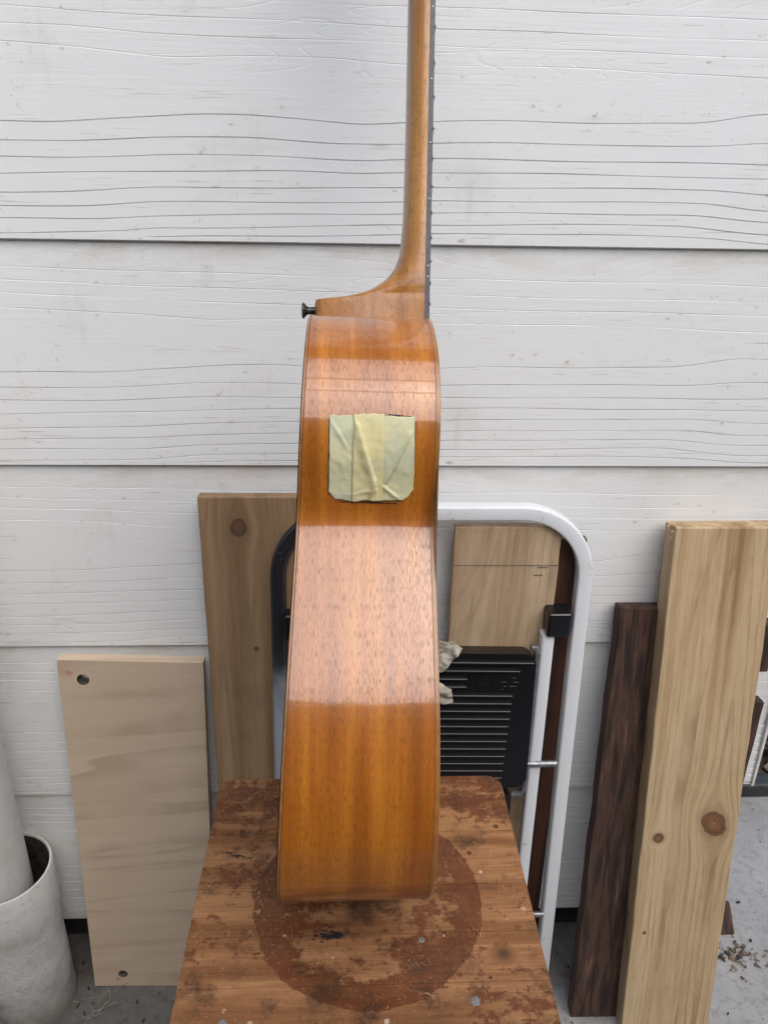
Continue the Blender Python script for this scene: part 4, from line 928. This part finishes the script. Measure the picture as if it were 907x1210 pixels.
# ------------------------------------------------------------------ small ground things at the right and left
bm = bmesh.new(); bm_box(bm, (0.62, 1.305, 0.0), (5.0, 1.345, 0.035), 0.006); tag(obj_bm('garden_edging', bm, M['edging']), 'black plastic edging strip between concrete and bark mulch', 'edging')
def chips(name, spots, mats, seed, lo, hi, flat=0.25):
    rg = random.Random(seed); vs = []; fs = []; mi = []
    for (x, y, z) in spots:
        l = rg.uniform(lo, hi); w = l * rg.uniform(0.3, 0.6); t = l * flat * rg.uniform(0.5, 1.2)
        m = Matrix.Rotation(rg.uniform(0, 6.28), 3, 'Z') @ Matrix.Rotation(rg.uniform(-0.7, 0.7), 3, 'X') @ Matrix.Rotation(rg.uniform(-0.6, 0.6), 3, 'Y')
        b = len(vs)
        for (i, j, k) in ((-1, -1, -1), (1, -.7, -1), (1, .8, -1), (-1, 1, -1), (-.8, -.9, 1), (.9, -.6, 1), (.8, .9, 1), (-1, .7, 1)):
            p = m @ Vector((i * l / 2 * rg.uniform(.8, 1.1), j * w / 2 * rg.uniform(.8, 1.1), k * t / 2)); vs.append((x + p.x, y + p.y, z + p.z))
        for f in ((3, 2, 1, 0), (4, 5, 6, 7), (0, 1, 5, 4), (1, 2, 6, 5), (2, 3, 7, 6), (3, 0, 4, 7)): fs.append(tuple(b + q for q in f)); mi.append(0)
        k = rg.randrange(len(mats))
        for q in range(6): mi[-1 - q] = k
    o = link(name, vs, fs, None)
    for m_ in mats: o.data.materials.append(m_)
    o.data.polygons.foreach_set('material_index', mi)
    return o
bark2 = plain('pale_bark', (0.30, 0.235, 0.16), 0.85, var=0.5, scale=40); bark3 = plain('black_bark', (0.035, 0.028, 0.022), 0.9, var=0.5, scale=40)
rg = random.Random(21)
spots = [(rg.uniform(0.68, 2.6), rg.uniform(1.37, 3.2), rg.uniform(0.02, 0.045)) for _ in range(5200)]
tag(chips('bark_mulch', spots, [M['bark'], bark3, bark2, bark3], 5, 0.025, 0.06), 'brown and black bark chips spread behind the edging', 'mulch', kind='stuff')
spots = [(0.695 + rg.gauss(0, 0.035), 0.925 + rg.gauss(0, 0.018), 0.003) for _ in range(80)]
tag(chips('leaf_litter', spots, [M['bark'], bark3, M['bark'], bark2], 6, 0.003, 0.013, 0.12), 'small heap of dry leaf and bark litter beside the dark timber end', 'litter', kind='stuff')
spots = [(rg.uniform(0.56, 1.2), rg.uniform(0.65, 1.28), 0.002) for _ in range(70)] + [(rg.uniform(-0.47, -0.2), rg.uniform(0.75, 0.95), 0.002) for _ in range(60)] + [(rg.uniform(0.33, 0.62), rg.uniform(0.8, 0.97), 0.002) for _ in range(50)]
tag(chips('floor_crumbs', spots, [bark3, M['bark'], bark3], 8, 0.003, 0.010, 0.3), 'dark crumbs and specks scattered over the concrete floor', 'debris', kind='stuff')
bk = leaning('timber_offcut', 'dark splintered timber end lying on the concrete right of the pine board', 'offcut', (0.665, 0.965, 0.0), (0.665, 1.000, 0.045), 0.095, 0.06, M['darkwood'], 'offcuts behind the pine board', nz=4, wob=0.004, bev=0.003)
# dry grass roots by the pipe
def wisps(name, label, cx, cy, n, seed):
    rg = random.Random(seed); vs = []; fs = []
    for _ in range(n):
        p = Vector((cx + rg.gauss(0, 0.012), cy + rg.gauss(0, 0.018), 0.002)); d = Vector((rg.uniform(-1, 1), rg.uniform(-1, 1), rg.uniform(0.1, 1.0))).normalized()
        pts = [p]
        for k in range(7):
            d = (d + Vector((rg.gauss(0, .45), rg.gauss(0, .45), rg.gauss(-0.18, .25)))).normalized(); q = pts[-1] + d * rg.uniform(0.004, 0.009); q.z = max(q.z, 0.0015); pts.append(q)
        r = rg.uniform(0.0003, 0.0006); b = len(vs)
        for i, q in enumerate(pts):
            for a in range(3): vs.append((q.x + r * math.cos(2.09 * a), q.y + r * math.sin(2.09 * a) * 0.7, q.z + r * math.sin(2.09 * a)))
        for i in range(7):
            for a in range(3): fs.append((b + i * 3 + a, b + i * 3 + (a + 1) % 3, b + i * 3 + 3 + (a + 1) % 3, b + i * 3 + 3 + a))
    return tag(link(name, vs, fs, M['straw']), label, 'dry grass', kind='stuff')
wisps('dry_grass', 'tangle of dry pale roots on the floor below the plywood panel', -0.424, 0.872, 11, 4)
# a small mud speck with straggling legs on the wall left of the heel
bm = bmesh.new(); bmesh.ops.create_icosphere(bm, subdivisions=2, radius=0.0032)
for v in bm.verts: v.co *= 1 + 0.5 * mnoise.noise(v.co * 600)
for a in (0.3, 1.2, 2.2, 3.6, 4.4, 5.5):
    e = Vector((math.cos(a), 0, math.sin(a))); s_ = Vector((-math.sin(a), 0, math.cos(a))) * 0.0006
    q = [bm.verts.new(v) for v in (e * 0.002 + s_, e * 0.002 - s_, e * 0.0075, e * 0.002 + Vector((0, -0.0008, 0)))]
    for f in ((0, 1, 2), (1, 3, 2), (3, 0, 2), (0, 3, 1)): bm.faces.new([q[k] for k in f])
spk = obj_bm('mud_speck', bm, M['blackmark']); spk.location = (-0.0715, 0.967, 1.0575); tag(spk, 'small dark dried speck stuck to the weatherboard left of the heel', 'speck')
